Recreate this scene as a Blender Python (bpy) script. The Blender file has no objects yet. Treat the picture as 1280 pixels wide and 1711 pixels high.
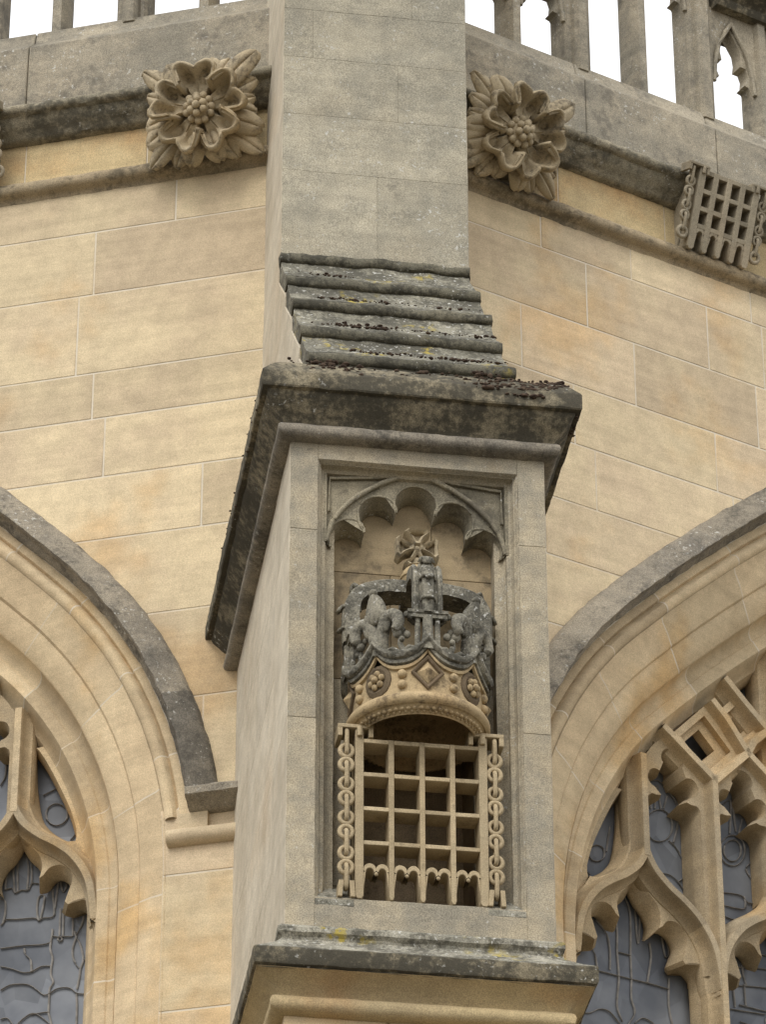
import bpy, bmesh, math, random
from mathutils import Vector, Matrix, noise

# ------------------------------------------------------------------ camera, sky, sun, exposure
SC = bpy.context.scene
COL = SC.collection
cam_d = bpy.data.cameras.new("camera")
cam = bpy.data.objects.new("camera", cam_d); COL.objects.link(cam)
RIGHT = Vector((0.989129668831672, -0.14703937192920757, -0.0013861239523472867))
UP = Vector((-0.077804667221903, -0.5313420879836905, 0.8435769196081773))
FWD = Vector((0.1247755264282064, 0.8342991122132375, 0.5370065729251065))
CAM = Vector((-1.9476355405430832, -12.188288107598769, 1.6))
cm = Matrix((RIGHT, UP, -FWD)).transposed().to_4x4(); cm.translation = CAM
cam.matrix_world = cm
cam_d.sensor_fit = 'HORIZONTAL'; cam_d.sensor_width = 36.0
cam_d.lens = 7007.76 / 1280 * 36.0
cam_d.clip_start = 0.1; cam_d.clip_end = 5000
SC.camera = cam

SUN_POS = Vector((-0.45, -0.80, 0.95)).normalized()
world = bpy.data.worlds.new("World"); SC.world = world
world.use_nodes = True
wn = world.node_tree.nodes; wl = world.node_tree.links
wn.clear()
sky = wn.new('ShaderNodeTexSky'); sky.sky_type = 'NISHITA'; sky.sun_disc = False
sky.sun_elevation = math.asin(SUN_POS.z); sky.sun_rotation = math.atan2(SUN_POS.x, SUN_POS.y)
sky.air_density = 1.0; sky.dust_density = 4.0; sky.ozone_density = 1.0
hs = wn.new('ShaderNodeHueSaturation'); hs.inputs['Saturation'].default_value = 0.18   # overcast: nearly white cloud
bg = wn.new('ShaderNodeBackground'); bg.inputs['Strength'].default_value = 0.15
out = wn.new('ShaderNodeOutputWorld')
cl = wn.new('ShaderNodeMix'); cl.data_type = 'RGBA'; cl.inputs[0].default_value = 0.8   # a high even cloud layer over the sky
cl.inputs[7].default_value = (9.8, 9.9, 10.2, 1)
wl.new(sky.outputs[0], hs.inputs['Color']); wl.new(hs.outputs[0], cl.inputs[6]); wl.new(cl.outputs[2], bg.inputs['Color']); wl.new(bg.outputs[0], out.inputs[0])

sd = bpy.data.lights.new("sun", 'SUN'); sd.energy = 1.5; sd.angle = math.radians(25); sd.color = (1.0, 0.97, 0.93)
sun = bpy.data.objects.new("sun", sd); COL.objects.link(sun)
sun.rotation_euler = SUN_POS.to_track_quat('Z', 'Y').to_euler()

SC.view_settings.view_transform = 'Standard'; SC.view_settings.look = 'None'
SC.view_settings.gamma = 1.0; SC.view_settings.exposure = 0.10
SC.cycles.max_bounces = 8; SC.cycles.diffuse_bounces = 5

R = random.Random(7)
PI = math.pi

# ------------------------------------------------------------------ materials
MAT = {}
def stone(name, c1, c2, grime=0.0, gcol=(.035, .032, .024), white=0.0, yellow=0.0, stain=0.0,
          stcol=(.42, .22, .08), tint=.22, mortar=(.60, .54, .43), bump=.5, bed=.06, grain=.22, gscale=5.0, rough=.92, mott=.25, blk=.22):
    m = bpy.data.materials.new(name); m.use_nodes = True
    nt = m.node_tree; N = nt.nodes; L = nt.links
    bs = N['Principled BSDF']; bs.inputs['Roughness'].default_value = rough
    bs.inputs['Specular IOR Level'].default_value = 0.25
    geo = N.new('ShaderNodeNewGeometry'); pos = geo.outputs['Position']
    def mapping(sc, off=(0, 0, 0)):
        mp = N.new('ShaderNodeMapping'); mp.inputs['Scale'].default_value = sc; mp.inputs['Location'].default_value = off
        L.new(pos, mp.inputs['Vector']); return mp.outputs[0]
    def nz(scale, detail=4, rgh=.55, vec=None, off=None):
        n = N.new('ShaderNodeTexNoise'); n.inputs['Scale'].default_value = scale
        n.inputs['Detail'].default_value = detail; n.inputs['Roughness'].default_value = rgh
        L.new(vec if vec is not None else (mapping((1, 1, 1), off) if off else pos), n.inputs['Vector']); return n.outputs['Fac']
    def rng(v, a, b, c=0., d=1.):
        r = N.new('ShaderNodeMapRange'); r.interpolation_type = 'SMOOTHSTEP'
        r.inputs[1].default_value = a; r.inputs[2].default_value = b; r.inputs[3].default_value = c; r.inputs[4].default_value = d
        L.new(v, r.inputs[0]); return r.outputs[0]
    def mth(op, a, b):
        t = N.new('ShaderNodeMath'); t.operation = op
        for i, v in enumerate((a, b)):
            if isinstance(v, (int, float)): t.inputs[i].default_value = v
            else: L.new(v, t.inputs[i])
        return t.outputs[0]
    def mix(f, a, b, mode='MIX'):
        x = N.new('ShaderNodeMix'); x.data_type = 'RGBA'; x.blend_type = mode
        if isinstance(f, (int, float)): x.inputs[0].default_value = f
        else: L.new(f, x.inputs[0])
        for s, v in ((x.inputs[6], a), (x.inputs[7], b)):
            if isinstance(v, tuple): s.default_value = (*v[:3], 1)
            else: L.new(v, s)
        return x.outputs[2]
    def gray(v):
        c = N.new('ShaderNodeCombineColor')
        for i in range(3): L.new(v, c.inputs[i])
        return c.outputs[0]
    at = N.new('ShaderNodeAttribute'); at.attribute_name = 'tint'
    sp = N.new('ShaderNodeSeparateColor'); L.new(at.outputs['Color'], sp.inputs[0])
    col = mix(rng(mth('ADD', mth('ADD', mth('MULTIPLY', nz(2.1, 5, .6), 1 - mott), mth('MULTIPLY', nz(8.5, 7, .68, off=(8, 5, 2)), mott)), mth('MULTIPLY', mth('SUBTRACT', sp.outputs[2], .5), blk)), .36, .64), c1, c2)
    if stain > 0:
        sm = mth('MULTIPLY', rng(nz(1.9, 4, .55, off=(5.3, 1.7, 9.1)), .52, .70), stain)
        col = mix(sm, col, stcol)
    bedv = nz(1.0, 3, .6, vec=mapping((1.6, 1.6, 26)))
    col = mix(1.0, col, gray(rng(bedv, .3, .7, 1 - bed, 1 + bed)), 'MULTIPLY')
    col = mix(1.0, col, gray(rng(nz(230, 2, .6), .3, .7, 1 - grain, 1 + grain)), 'MULTIPLY')
    col = mix(1.0, col, gray(rng(nz(14, 5, .6, off=(3, 8, 1)), .3, .7, .92, 1.08)), 'MULTIPLY')
    # pits and dark flecks of the stone
    col = mix(rng(nz(95, 3, .6, off=(1, 2, 3)), .66, .76, 0, .35), col, (c1[0]*.35, c1[1]*.33, c1[2]*.33))
    tb = N.new('ShaderNodeMapRange'); tb.inputs[3].default_value = 1 - tint; tb.inputs[4].default_value = 1 + tint
    L.new(sp.outputs[0], tb.inputs[0])
    col = mix(1.0, col, gray(tb.outputs[0]), 'MULTIPLY')
    col = mix(mth('MULTIPLY', sp.outputs[1], rng(nz(4.5, 4, .6, off=(6, 6, 2)), .36, .56, .5, 1.)), col, mortar)
    if grime > 0:
        v = mth('ADD', mth('MULTIPLY', nz(gscale, 9, .68, off=(7, 3, 5)), .62), mth('MULTIPLY', nz(gscale*8, 5, .65, off=(2, 9, 4)), .38))
        t = .70 - .42 * grime
        col = mix(mth('MULTIPLY', rng(v, t - .06, t + .09), min(1, .55 + .5*grime)), col, gcol)
    if white > 0:
        wv = mth('MULTIPLY', rng(nz(62, 3, .6, off=(4, 4, 8)), .60, .68), rng(nz(5, 4, .6, off=(9, 1, 1)), .62 - .3*white, .80 - .3*white))
        col = mix(mth('MULTIPLY', wv, .85), col, (.52, .51, .46))
    if yellow > 0:
        yv = mth('MULTIPLY', rng(nz(26, 4, .65, off=(1, 6, 2)), .50, .60), rng(nz(3.2, 3, .5, off=(2, 2, 7)), .66 - .2*yellow, .74 - .2*yellow))
        col = mix(mth('MULTIPLY', yv, .9), col, (.40, .31, .05))
    L.new(col, bs.inputs['Base Color'])
    b1 = N.new('ShaderNodeBump'); b1.inputs['Strength'].default_value = bump; b1.inputs['Distance'].default_value = .003
    hv = mth('ADD', mth('MULTIPLY', nz(210, 3, .65), .6), mth('ADD', mth('MULTIPLY', nz(38, 5, .6), 1.1), mth('MULTIPLY', bedv, .5)))
    L.new(hv, b1.inputs['Height']); L.new(b1.outputs[0], bs.inputs['Normal'])
    MAT[name] = m
    return m

stone('wall_stone', mott=.3, grain=.14, c1=(.59, .483, .31), c2=(.505, .402, .268), stain=.58, stcol=(.535, .352, .168), tint=.11, grime=.06, gcol=(.25, .2, .13))
stone('frieze_stone', (.46, .36, .20), (.38, .30, .175), stain=.5, tint=.15, grime=.12, gcol=(.12, .09, .055))
stone('arch_stone', (.58, .46, .29), (.505, .392, .245), grain=.15, stain=.6, stcol=(.49, .30, .11), tint=.16, mortar=(.62, .55, .43), grime=.05, gcol=(.2, .15, .09))
stone('tracery_stone', (.46, .355, .215), (.35, .285, .19), stain=.5, stcol=(.44, .25, .07), tint=.2, grime=.12, gcol=(.16, .13, .09))
stone('pale_stone', (.56, .50, .39), (.46, .40, .30), mott=.35, stain=.28, stcol=(.46, .34, .21), tint=.07, blk=.08, bed=.05, grime=.04, gcol=(.3, .28, .25), grain=.14)
stone('grey_stone', (.39, .35, .26), (.265, .245, .19), mott=.5, stain=.12, stcol=(.34, .25, .14), tint=.06, blk=.05, grime=.22, gcol=(.15, .135, .105), white=.55, grain=.3)
stone('jamb_stone', (.42, .355, .245), (.26, .235, .18), mott=.6, stain=.22, stcol=(.38, .26, .12), tint=.05, blk=.04, grime=.26, gcol=(.13, .115, .085), white=.5, grain=.3)
stone('head_stone', (.34, .295, .205), (.20, .18, .13), mott=.6, stain=.15, grime=.40, gcol=(.085, .076, .058), white=.5, grain=.3)
stone('parapet_stone', (.35, .305, .225), (.225, .205, .16), mott=.5, stain=.1, stcol=(.30, .22, .13), tint=.08, blk=.06, grime=.35, gcol=(.11, .10, .082), white=.55, grain=.3, gscale=3.5)
stone('dark_stone', (.26, .22, .145), (.18, .155, .105), grime=.60, gcol=(.040, .037, .028), white=.35, yellow=.05, bump=.8, grain=.3)
stone('cornice_stone', (.31, .27, .19), (.19, .17, .12), mott=.5, grime=.48, gcol=(.062, .057, .044), white=.35, yellow=.05, bump=.8, grain=.3)
stone('nosing_stone', (.15, .135, .095), (.105, .097, .07), grime=.5, gcol=(.035, .033, .025), white=.35, yellow=.1, bump=.9, grain=.3, gscale=9)
stone('roll_stone', (.36, .285, .18), (.25, .205, .135), grime=.42, gcol=(.085, .072, .05), grain=.25)
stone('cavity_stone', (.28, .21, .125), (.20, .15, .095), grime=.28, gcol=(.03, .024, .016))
stone('sill_stone', (.36, .335, .265), (.20, .19, .15), mott=.5, grime=.50, gcol=(.06, .056, .043), white=.95, yellow=.42, bump=.8, grain=.3, gscale=8)
stone('weathering_stone', (.29, .27, .205), (.155, .145, .112), mott=.5, grime=.56, gcol=(.06, .056, .043), white=.95, yellow=.42, bump=.8, grain=.3, gscale=8)
stone('hood_stone', (.31, .27, .205), (.155, .14, .115), mott=.55, tint=.2, grime=.38, gcol=(.065, .06, .05), white=.55, bump=.7, grain=.3, gscale=6, mortar=(.3, .26, .2))
stone('carved_stone', (.44, .365, .245), (.36, .295, .19), stain=.2, stcol=(.42, .28, .12), mott=.5, grime=.36, gcol=(.06, .052, .04), tint=.12, grain=.15, gscale=7, bump=.35)
stone('crown_stone', (.46, .35, .20), (.38, .29, .165), stain=.35, stcol=(.42, .24, .09), mott=.45, grime=.38, gcol=(.085, .06, .038), grain=.15, gscale=9, bump=.35)
stone('crown_lichen', (.30, .275, .21), (.17, .16, .128), mott=.5, grime=.50, gcol=(.055, .052, .042), white=1.0, grain=.25, gscale=12, bump=.6)
stone('jewel_stone', (.16, .115, .07), (.12, .09, .055), grime=.3, gcol=(.04, .03, .02), grain=.2, bump=.4)
stone('grille_stone', (.42, .34, .215), (.36, .285, .175), stain=.2, stcol=(.42, .28, .12), mott=.5, grime=.24, gcol=(.12, .095, .06), grain=.18, bump=.4)
stone('badge_stone', (.33, .285, .205), (.27, .235, .17), stain=.1, grime=.25, gcol=(.10, .09, .07), white=.3, grain=.2)
stone('niche_stone', (.43, .335, .20), (.36, .28, .17), stain=.3, stcol=(.38, .22, .08), grime=.34, gcol=(.085, .07, .05), grain=.15, gscale=3.2)

def simple(name, c1, c2, scale, rough=.9, bump=0.3, spec=.2):
    m = bpy.data.materials.new(name); m.use_nodes = True
    nt = m.node_tree; N = nt.nodes; L = nt.links; bs = N['Principled BSDF']
    bs.inputs['Roughness'].default_value = rough; bs.inputs['Specular IOR Level'].default_value = spec
    geo = N.new('ShaderNodeNewGeometry'); n = N.new('ShaderNodeTexNoise'); n.inputs['Scale'].default_value = scale; n.inputs['Detail'].default_value = 5
    L.new(geo.outputs['Position'], n.inputs['Vector'])
    r = N.new('ShaderNodeValToRGB'); r.color_ramp.elements[0].color = (*c1, 1); r.color_ramp.elements[1].color = (*c2, 1)
    r.color_ramp.elements[0].position = .36; r.color_ramp.elements[1].position = .64
    L.new(n.outputs['Fac'], r.inputs[0]); L.new(r.outputs[0], bs.inputs['Base Color'])
    b = N.new('ShaderNodeBump'); b.inputs['Strength'].default_value = bump; b.inputs['Distance'].default_value = .003
    L.new(n.outputs['Fac'], b.inputs['Height']); L.new(b.outputs[0], bs.inputs['Normal'])
    MAT[name] = m; return m
simple('moss', (.028, .018, .013), (.10, .07, .048), 55, 1.0, 1.0)
simple('lead', (.17, .16, .145), (.27, .255, .235), 30, .8)
simple('ground', (.12, .105, .08), (.17, .15, .115), 3)
def glass_mat():
    m = simple('glass', (.115, .125, .143), (.215, .226, .24), 3.6, .5, .12, .22)
    N = m.node_tree.nodes; L = m.node_tree.links
    geo = [n for n in N if n.type == 'NEW_GEOMETRY'][0]
    n2 = N.new('ShaderNodeTexNoise'); n2.inputs['Scale'].default_value = 9; n2.inputs['Detail'].default_value = 2
    L.new(geo.outputs['Position'], n2.inputs['Vector'])
    b = [n for n in N if n.type == 'BUMP'][0]; b.inputs['Distance'].default_value = .02; b.inputs['Strength'].default_value = .25
    L.new(n2.outputs['Fac'], b.inputs['Height'])
    vo = N.new('ShaderNodeTexVoronoi'); vo.inputs['Scale'].default_value = 9.5
    mp = N.new('ShaderNodeMapping'); mp.inputs['Scale'].default_value = (1, 1, .62)
    L.new(geo.outputs['Position'], mp.inputs['Vector']); L.new(mp.outputs[0], vo.inputs['Vector'])
    se = N.new('ShaderNodeSeparateColor'); L.new(vo.outputs['Color'], se.inputs[0])
    mr = N.new('ShaderNodeMapRange'); mr.inputs[3].default_value = .82; mr.inputs[4].default_value = 1.14; L.new(se.outputs[0], mr.inputs[0])
    mx = N.new('ShaderNodeMix'); mx.data_type = 'RGBA'; mx.blend_type = 'MULTIPLY'; mx.inputs[0].default_value = 1
    src = m.node_tree.nodes['Principled BSDF'].inputs['Base Color'].links[0].from_socket
    cc = N.new('ShaderNodeCombineColor')
    for i in range(3): L.new(mr.outputs[0], cc.inputs[i])
    L.new(src, mx.inputs[6]); L.new(cc.outputs[0], mx.inputs[7]); L.new(mx.outputs[2], N['Principled BSDF'].inputs['Base Color'])
glass_mat()

# ------------------------------------------------------------------ mesh helpers
class MB:
    """collects faces; build() links them as one mesh object"""
    def __init__(s): s.v = []; s.f = []; s.t = []
    def add(s, vs, fs, tint=(.5, 0, .5)):
        o = len(s.v); s.v += [Vector(v) for v in vs]
        for f in fs:
            s.f.append([i + o for i in f]); s.t.append(tint)
    def grid(s, rows, tint=(.5, 0, .5), cu=False, cv=False, tints=None):
        """rows: list of lists of points"""
        o = len(s.v); n = len(rows); m = len(rows[0])
        for r in rows: s.v += [Vector(p) for p in r]
        for i in range(n if cu else n - 1):
            for j in range(m if cv else m - 1):
                a = o + i*m + j; b = o + i*m + (j+1) % m; c = o + ((i+1) % n)*m + (j+1) % m; d = o + ((i+1) % n)*m + j
                s.f.append([a, b, c, d]); s.t.append(tints[i] if tints else tint)
    def box(s, a, b, fn=None, tint=(.5, 0, .5)):
        vs = [(x, y, z) for x in (a[0], b[0]) for y in (a[1], b[1]) for z in (a[2], b[2])]
        if fn: vs = [fn(*v) for v in vs]
        s.add(vs, [(0, 1, 3, 2), (4, 6, 7, 5), (0, 4, 5, 1), (2, 3, 7, 6), (0, 2, 6, 4), (1, 5, 7, 3)], tint)
    def dbox(s, a, b, tint=(.5, 0, .5), step=.035):
        """box of small faces, so that its arrises can be worn"""
        ax = [frange(a[i], b[i], step) for i in range(3)]
        for d in range(3):
            e, f = [i for i in range(3) if i != d]
            for w in (a[d], b[d]):
                rows = []
                for p in ax[e]:
                    row = []
                    for q in ax[f]:
                        v = [0, 0, 0]; v[d] = w; v[e] = p; v[f] = q; row.append(v)
                    rows.append(row)
                s.grid(rows, tint)
    def prism(s, front, back, tint=(.5, 0, .5), caps=True):
        n = len(front); o = len(s.v); s.v += [Vector(p) for p in front] + [Vector(p) for p in back]
        fs = [[i, (i+1) % n, n + (i+1) % n, n + i] for i in range(n)]
        if caps: fs += [list(range(n)), list(range(2*n - 1, n - 1, -1))]
        for f in fs: s.f.append([i + o for i in f]); s.t.append(tint)
    def tube(s, pts, r, n=8, tint=(.5, 0, .5), closed=False, caps=True, flat=1.0, ref=None):
        pts = [Vector(p) for p in pts]; rows = []; m = len(pts)
        for i, p in enumerate(pts):
            a = pts[(i-1) % m] if (closed or i > 0) else p; b = pts[(i+1) % m] if (closed or i < m-1) else p
            t = (b - a).normalized()
            rf = Vector(ref) if ref else (Vector((0, 0, 1)) if abs(t.z) < .9 else Vector((0, 1, 0)))
            u = t.cross(rf).normalized(); w = u.cross(t)
            rr = r[i] if isinstance(r, (list, tuple)) else r
            rows.append([p + u*rr*math.cos(2*PI*k/n) + w*rr*flat*math.sin(2*PI*k/n) for k in range(n)])
        o = len(s.v); s.grid(rows, tint, cu=closed, cv=True)
        if caps and not closed:
            s.f.append([o + k for k in range(n)]); s.t.append(tint)
            s.f.append([o + (m-1)*n + k for k in range(n)]); s.t.append(tint)
    def ball(s, c, r, n=10, sc=(1, 1, 1), tint=(.5, 0, .5), fn=None):
        c = Vector(c); rows = []
        for i in range(n//2 + 1):
            ph = PI*i/(n//2)
            rows.append([Vector((c.x + r*sc[0]*math.sin(ph)*math.cos(2*PI*k/n), c.y + r*sc[1]*math.sin(ph)*math.sin(2*PI*k/n), c.z + r*sc[2]*math.cos(ph))) for k in range(n)])
        if fn: rows = [[fn(*p) for p in r_] for r_ in rows]
        s.grid(rows, tint, cv=True)
    def rough(s, amp, freq=22., amp2=0., freq2=70.):
        for v in s.v:
            v += noise.noise_vector(v*freq)*amp
            if amp2: v += noise.noise_vector(v*freq2)*amp2
        return s
    def build(s, name, mat, parent=None, origin=None, smooth=35, bevel=0, subsurf=0, solid=0, merge=True):
        me = bpy.data.meshes.new(name)
        off = Vector(origin) if origin is not None else Vector((0, 0, 0))
        me.from_pydata([v - off for v in s.v], [], s.f)
        ca = me.color_attributes.new('tint', 'FLOAT_COLOR', 'CORNER')
        li = 0
        for p, t in zip(me.polygons, s.t):
            for l in p.loop_indices: ca.data[l].color = (t[0], t[1], t[2], 1)
        bm = bmesh.new(); bm.from_mesh(me)
        if merge: bmesh.ops.remove_doubles(bm, verts=bm.verts, dist=1e-5)
        bmesh.ops.recalc_face_normals(bm, faces=bm.faces)
        bm.to_mesh(me); bm.free()
        me.materials.append(MAT[mat])
        for p in me.polygons: p.use_smooth = True
        if not subsurf: me.set_sharp_from_angle(angle=math.radians(smooth))
        o = bpy.data.objects.new(name, me); COL.objects.link(o)
        if parent: o.parent = parent
        if solid:
            md = o.modifiers.new('solid', 'SOLIDIFY'); md.thickness = solid; md.offset = -1
        if bevel:
            md = o.modifiers.new('bevel', 'BEVEL'); md.width = bevel; md.segments = 2; md.limit_method = 'ANGLE'; md.angle_limit = math.radians(40)
        if subsurf:
            md = o.modifiers.new('sub', 'SUBSURF'); md.levels = subsurf; md.render_levels = subsurf
        return o

def thing(name, label, cat, mat=None, loc=None, group=None):
    o = bpy.data.objects.new(name, None); COL.objects.link(o)
    o.empty_display_size = .2
    if mat is not None: o.matrix_world = mat
    if loc is not None: o.location = loc
    o['label'] = label; o['category'] = cat
    if group: o['group'] = group
    return o

def rt(lo=.3, hi=.7): return R.uniform(lo, hi)
def tnt(): return (R.random(), 0, R.random())
def frange(a, b, step):
    n = max(1, int(round(abs(b - a)/step))); return [a + (b - a)*i/n for i in range(n+1)]
LEADS_A = [[(1.524,8.841),(1.431,8.842),(1.338,8.838),(1.32,8.86),(1.317,8.899)],[(1.52,8.764),(1.473,8.748),(1.43,8.728),(1.395,8.727),(1.357,8.744),(1.32,8.742)],[(1.428,8.831),(1.422,8.804),(1.4,8.776),(1.394,8.729)],[(1.32,8.86),(1.323,8.816),(1.312,8.775),(1.315,8.741),(1.316,8.707),(1.305,8.672),(1.318,8.644),(1.318,8.595),(1.318,8.547),(1.31,8.517),(1.304,8.492)],[(1.515,8.663),(1.479,8.68),(1.437,8.68),(1.4,8.671),(1.366,8.645),(1.342,8.623),(1.319,8.625),(1.292,8.641),(1.26,8.644),(1.232,8.636),(1.208,8.614),(1.166,8.606)],[(1.21,8.612),(1.206,8.558),(1.205,8.48)],[(1.209,8.631),(1.201,8.679),(1.198,8.717),(1.188,8.755),(1.202,8.816),(1.22,8.853),(1.228,8.878)],[(1.22,8.853),(1.232,8.81),(1.231,8.775),(1.218,8.739),(1.203,8.718)],[(1.188,8.755),(1.169,8.746)],[(1.529,8.941),(1.52,8.949),(1.509,8.963),(1.46,8.959),(1.39,8.955),(1.375,8.941),(1.357,8.951),(1.324,8.95),(1.313,8.968),(1.321,9.039),(1.324,9.07)],[(1.375,8.941),(1.384,8.987),(1.381,9.037),(1.37,9.05),(1.356,9.044),(1.359,9.004),(1.368,8.95)],[(1.535,9.056),(1.516,9.044),(1.513,8.993),(1.52,8.949)],[(1.518,9.094),(1.49,9.096),(1.477,9.074),(1.452,9.083),(1.423,9.08),(1.41,9.106),(1.382,9.102)],[(1.518,9.094),(1.513,9.189),(1.5,9.208)],[(1.477,9.074),(1.488,9.161),(1.486,9.211)],[(1.466,9.077),(1.472,9.209),(1.455,9.253),(1.428,9.189),(1.428,9.083)],[(1.41,9.106),(1.417,9.207),(1.431,9.245)],[(1.302,9.097),(1.312,8.988)],[(1.293,9.101),(1.282,9.054),(1.268,9.073),(1.27,9.103)],[(1.316,8.869),(1.292,8.862),(1.271,8.861),(1.236,8.857)],[(1.288,8.985),(1.288,8.866)],[(1.276,8.974),(1.274,8.864)],[(1.238,8.964),(1.234,8.859)],[(1.193,8.938),(1.201,8.9),(1.22,8.863)],[(1.304,8.492),(1.371,8.548),(1.41,8.538),(1.439,8.513)],[(1.389,8.546),(1.334,8.549),(1.316,8.547)],[(1.509,8.54),(1.482,8.542),(1.457,8.51)],[(1.276,8.85),(1.279,8.844),(1.284,8.842),(1.29,8.845),(1.293,8.852),(1.291,8.858),(1.285,8.86),(1.279,8.856),(1.276,8.85)],[(1.277,9.391),(1.28,9.371),(1.292,9.356),(1.309,9.349),(1.329,9.351),(1.347,9.363),(1.36,9.381),(1.365,9.402),(1.362,9.423),(1.35,9.438),(1.333,9.445),(1.313,9.442),(1.295,9.43),(1.282,9.412),(1.277,9.391)],[(1.38,9.49),(1.328,9.512)],[(1.261,9.275),(1.24,9.301)],[(1.568,9.714),(1.543,9.652),(1.544,9.594),(1.56,9.558)]]
LEADS_B = [[(1.292,8.872),(1.389,8.873),(1.473,8.875),(1.557,8.877),(1.642,8.875)],[(1.401,8.977),(1.464,8.978)],[(1.4,9.165),(1.404,9.056),(1.401,8.977),(1.405,8.862),(1.392,8.743),(1.415,8.68)],[(1.464,8.978),(1.465,8.885),(1.461,8.791),(1.475,8.733),(1.439,8.67)],[(1.444,9.232),(1.464,9.19),(1.47,9.128),(1.464,8.978)],[(1.494,9.19),(1.498,9.081),(1.505,9.043),(1.519,9.181)],[(1.224,8.671),(1.265,8.681),(1.307,8.707),(1.349,8.71),(1.382,8.687),(1.406,8.662)],[(1.473,8.687),(1.508,8.718),(1.55,8.713),(1.566,8.701)],[(1.304,9.093),(1.353,9.043),(1.367,8.977),(1.364,8.89)],[(1.251,8.993),(1.291,8.949),(1.305,8.883)],[(1.556,9.056),(1.562,8.995),(1.54,8.881)],[(1.618,9.096),(1.631,9.013),(1.65,9.049),(1.619,9.128)],[(1.644,8.922),(1.638,8.804),(1.652,8.722)],[(1.576,9.728),(1.591,9.666)],[(1.622,9.782),(1.609,9.671)],[(1.627,9.783),(1.64,9.68)],[(1.673,9.747),(1.653,9.684)],[(1.579,9.786),(1.632,9.805),(1.674,9.772),(1.716,9.726),(1.72,9.637),(1.694,9.54)],[(1.672,9.542),(1.706,9.519),(1.747,9.457)],[(1.605,9.379),(1.665,9.387),(1.708,9.366),(1.74,9.326)],[(1.708,9.366),(1.744,9.4)],[(1.948,9.782),(1.989,9.81),(1.976,9.658)],[(1.998,9.804),(2.008,9.675)],[(2.043,9.742),(2.021,9.67)],[(1.93,9.377),(2.014,9.387),(2.048,9.363),(2.079,9.376),(2.088,9.451),(2.048,9.513),(2.077,9.554)],[(1.927,9.319),(2.028,9.33),(2.032,9.387)],[(1.924,9.271),(1.972,9.267),(2.017,9.287)],[(1.936,8.862),(2.105,8.88)],[(1.248,9.307),(1.285,9.285)],[(1.366,9.411),(1.387,9.529)],[(1.955,8.961),(1.959,8.876)],[(2.009,8.99),(2.012,8.897)],[(1.693,9.617),(1.685,9.583),(1.666,9.552),(1.639,9.531),(1.609,9.523),(1.584,9.53),(1.567,9.551),(1.561,9.581),(1.569,9.615),(1.589,9.646),(1.616,9.667),(1.645,9.675),(1.671,9.668),(1.688,9.648),(1.693,9.617)],[(2.048,9.599),(2.04,9.567),(2.022,9.538),(1.996,9.517),(1.968,9.51),(1.943,9.517),(1.927,9.537),(1.923,9.565),(1.931,9.598),(1.949,9.627),(1.975,9.648),(2.003,9.655),(2.028,9.648),(2.044,9.629),(2.048,9.599)],[(2.029,9.594),(2.023,9.571),(2.01,9.551),(1.992,9.536),(1.973,9.531),(1.956,9.536),(1.946,9.55),(1.942,9.571),(1.948,9.594),(1.961,9.614),(1.979,9.628),(1.998,9.634),(2.015,9.629),(2.026,9.615),(2.029,9.594)],[(1.357,9.4),(1.353,9.383),(1.342,9.368),(1.326,9.357),(1.309,9.352),(1.294,9.355),(1.283,9.365),(1.28,9.379),(1.284,9.396),(1.296,9.412),(1.311,9.423),(1.328,9.428),(1.344,9.425),(1.354,9.415),(1.357,9.4)]]

# ------------------------------------------------------------------ ground
g = MB(); g.add([(-1500, -1500, 0), (1500, -1500, 0), (1500, 1500, 0), (-1500, 1500, 0)], [(0, 1, 2, 3)])
go = g.build('ground', 'ground'); go['kind'] = 'structure'

# ------------------------------------------------------------------ the two canted walls of the apse
T8 = math.radians(22.5)
CORNER = Vector((0, 1.42, 0))
def wall_fn(side):
    """side -1: the wall left of the buttress, +1: the wall right of it; u runs away from the buttress"""
    t = Vector((side*math.cos(T8), math.sin(T8), 0)); n = Vector((side*math.sin(T8), -math.cos(T8), 0))
    def P(u, z, off=0.0): return CORNER + t*u + n*off + Vector((0, 0, z))
    P.t = t; P.n = n
    return P

UC = 2.45                      # window axis
ZS = 8.88; UA = .525; CX = UA + 2.08; R1 = 2.08; R2 = 9.0; TA = math.radians(46)
C2 = Vector((CX + (R2-R1)*math.sin(TA), ZS - (R2-R1)*math.cos(TA)))
L1 = R1*(PI/2 - TA)
def arch(s, t):
    """point of the window arch, s inward from the hood's outer edge, t metres along from the springing (below: jamb)"""
    if t < 0: return Vector((UA + s, ZS + t))
    if t < L1:
        a = PI - t/R1
        return Vector((CX + (R1-s)*math.cos(a), ZS + (R1-s)*math.sin(a)))
    a = PI/2 + TA - (t - L1)/R2
    return Vector((C2.x + (R2-s)*math.cos(a), C2.y + (R2-s)*math.sin(a)))
def t_end(s):
    lo, hi = L1, L1 + 3
    for _ in range(40):
        m = (lo + hi)/2
        if arch(s, m).x < UC: lo = m
        else: hi = m
    return lo
def arch_u(s, z):
    """left edge of the opening at height z, None above its apex"""
    te = t_end(s)
    if z >= arch(s, te).y: return None
    lo, hi = -6, te
    for _ in range(40):
        m = (lo + hi)/2
        if arch(s, m).y < z: lo = m
        else: hi = m
    return arch(s, lo).x

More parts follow.
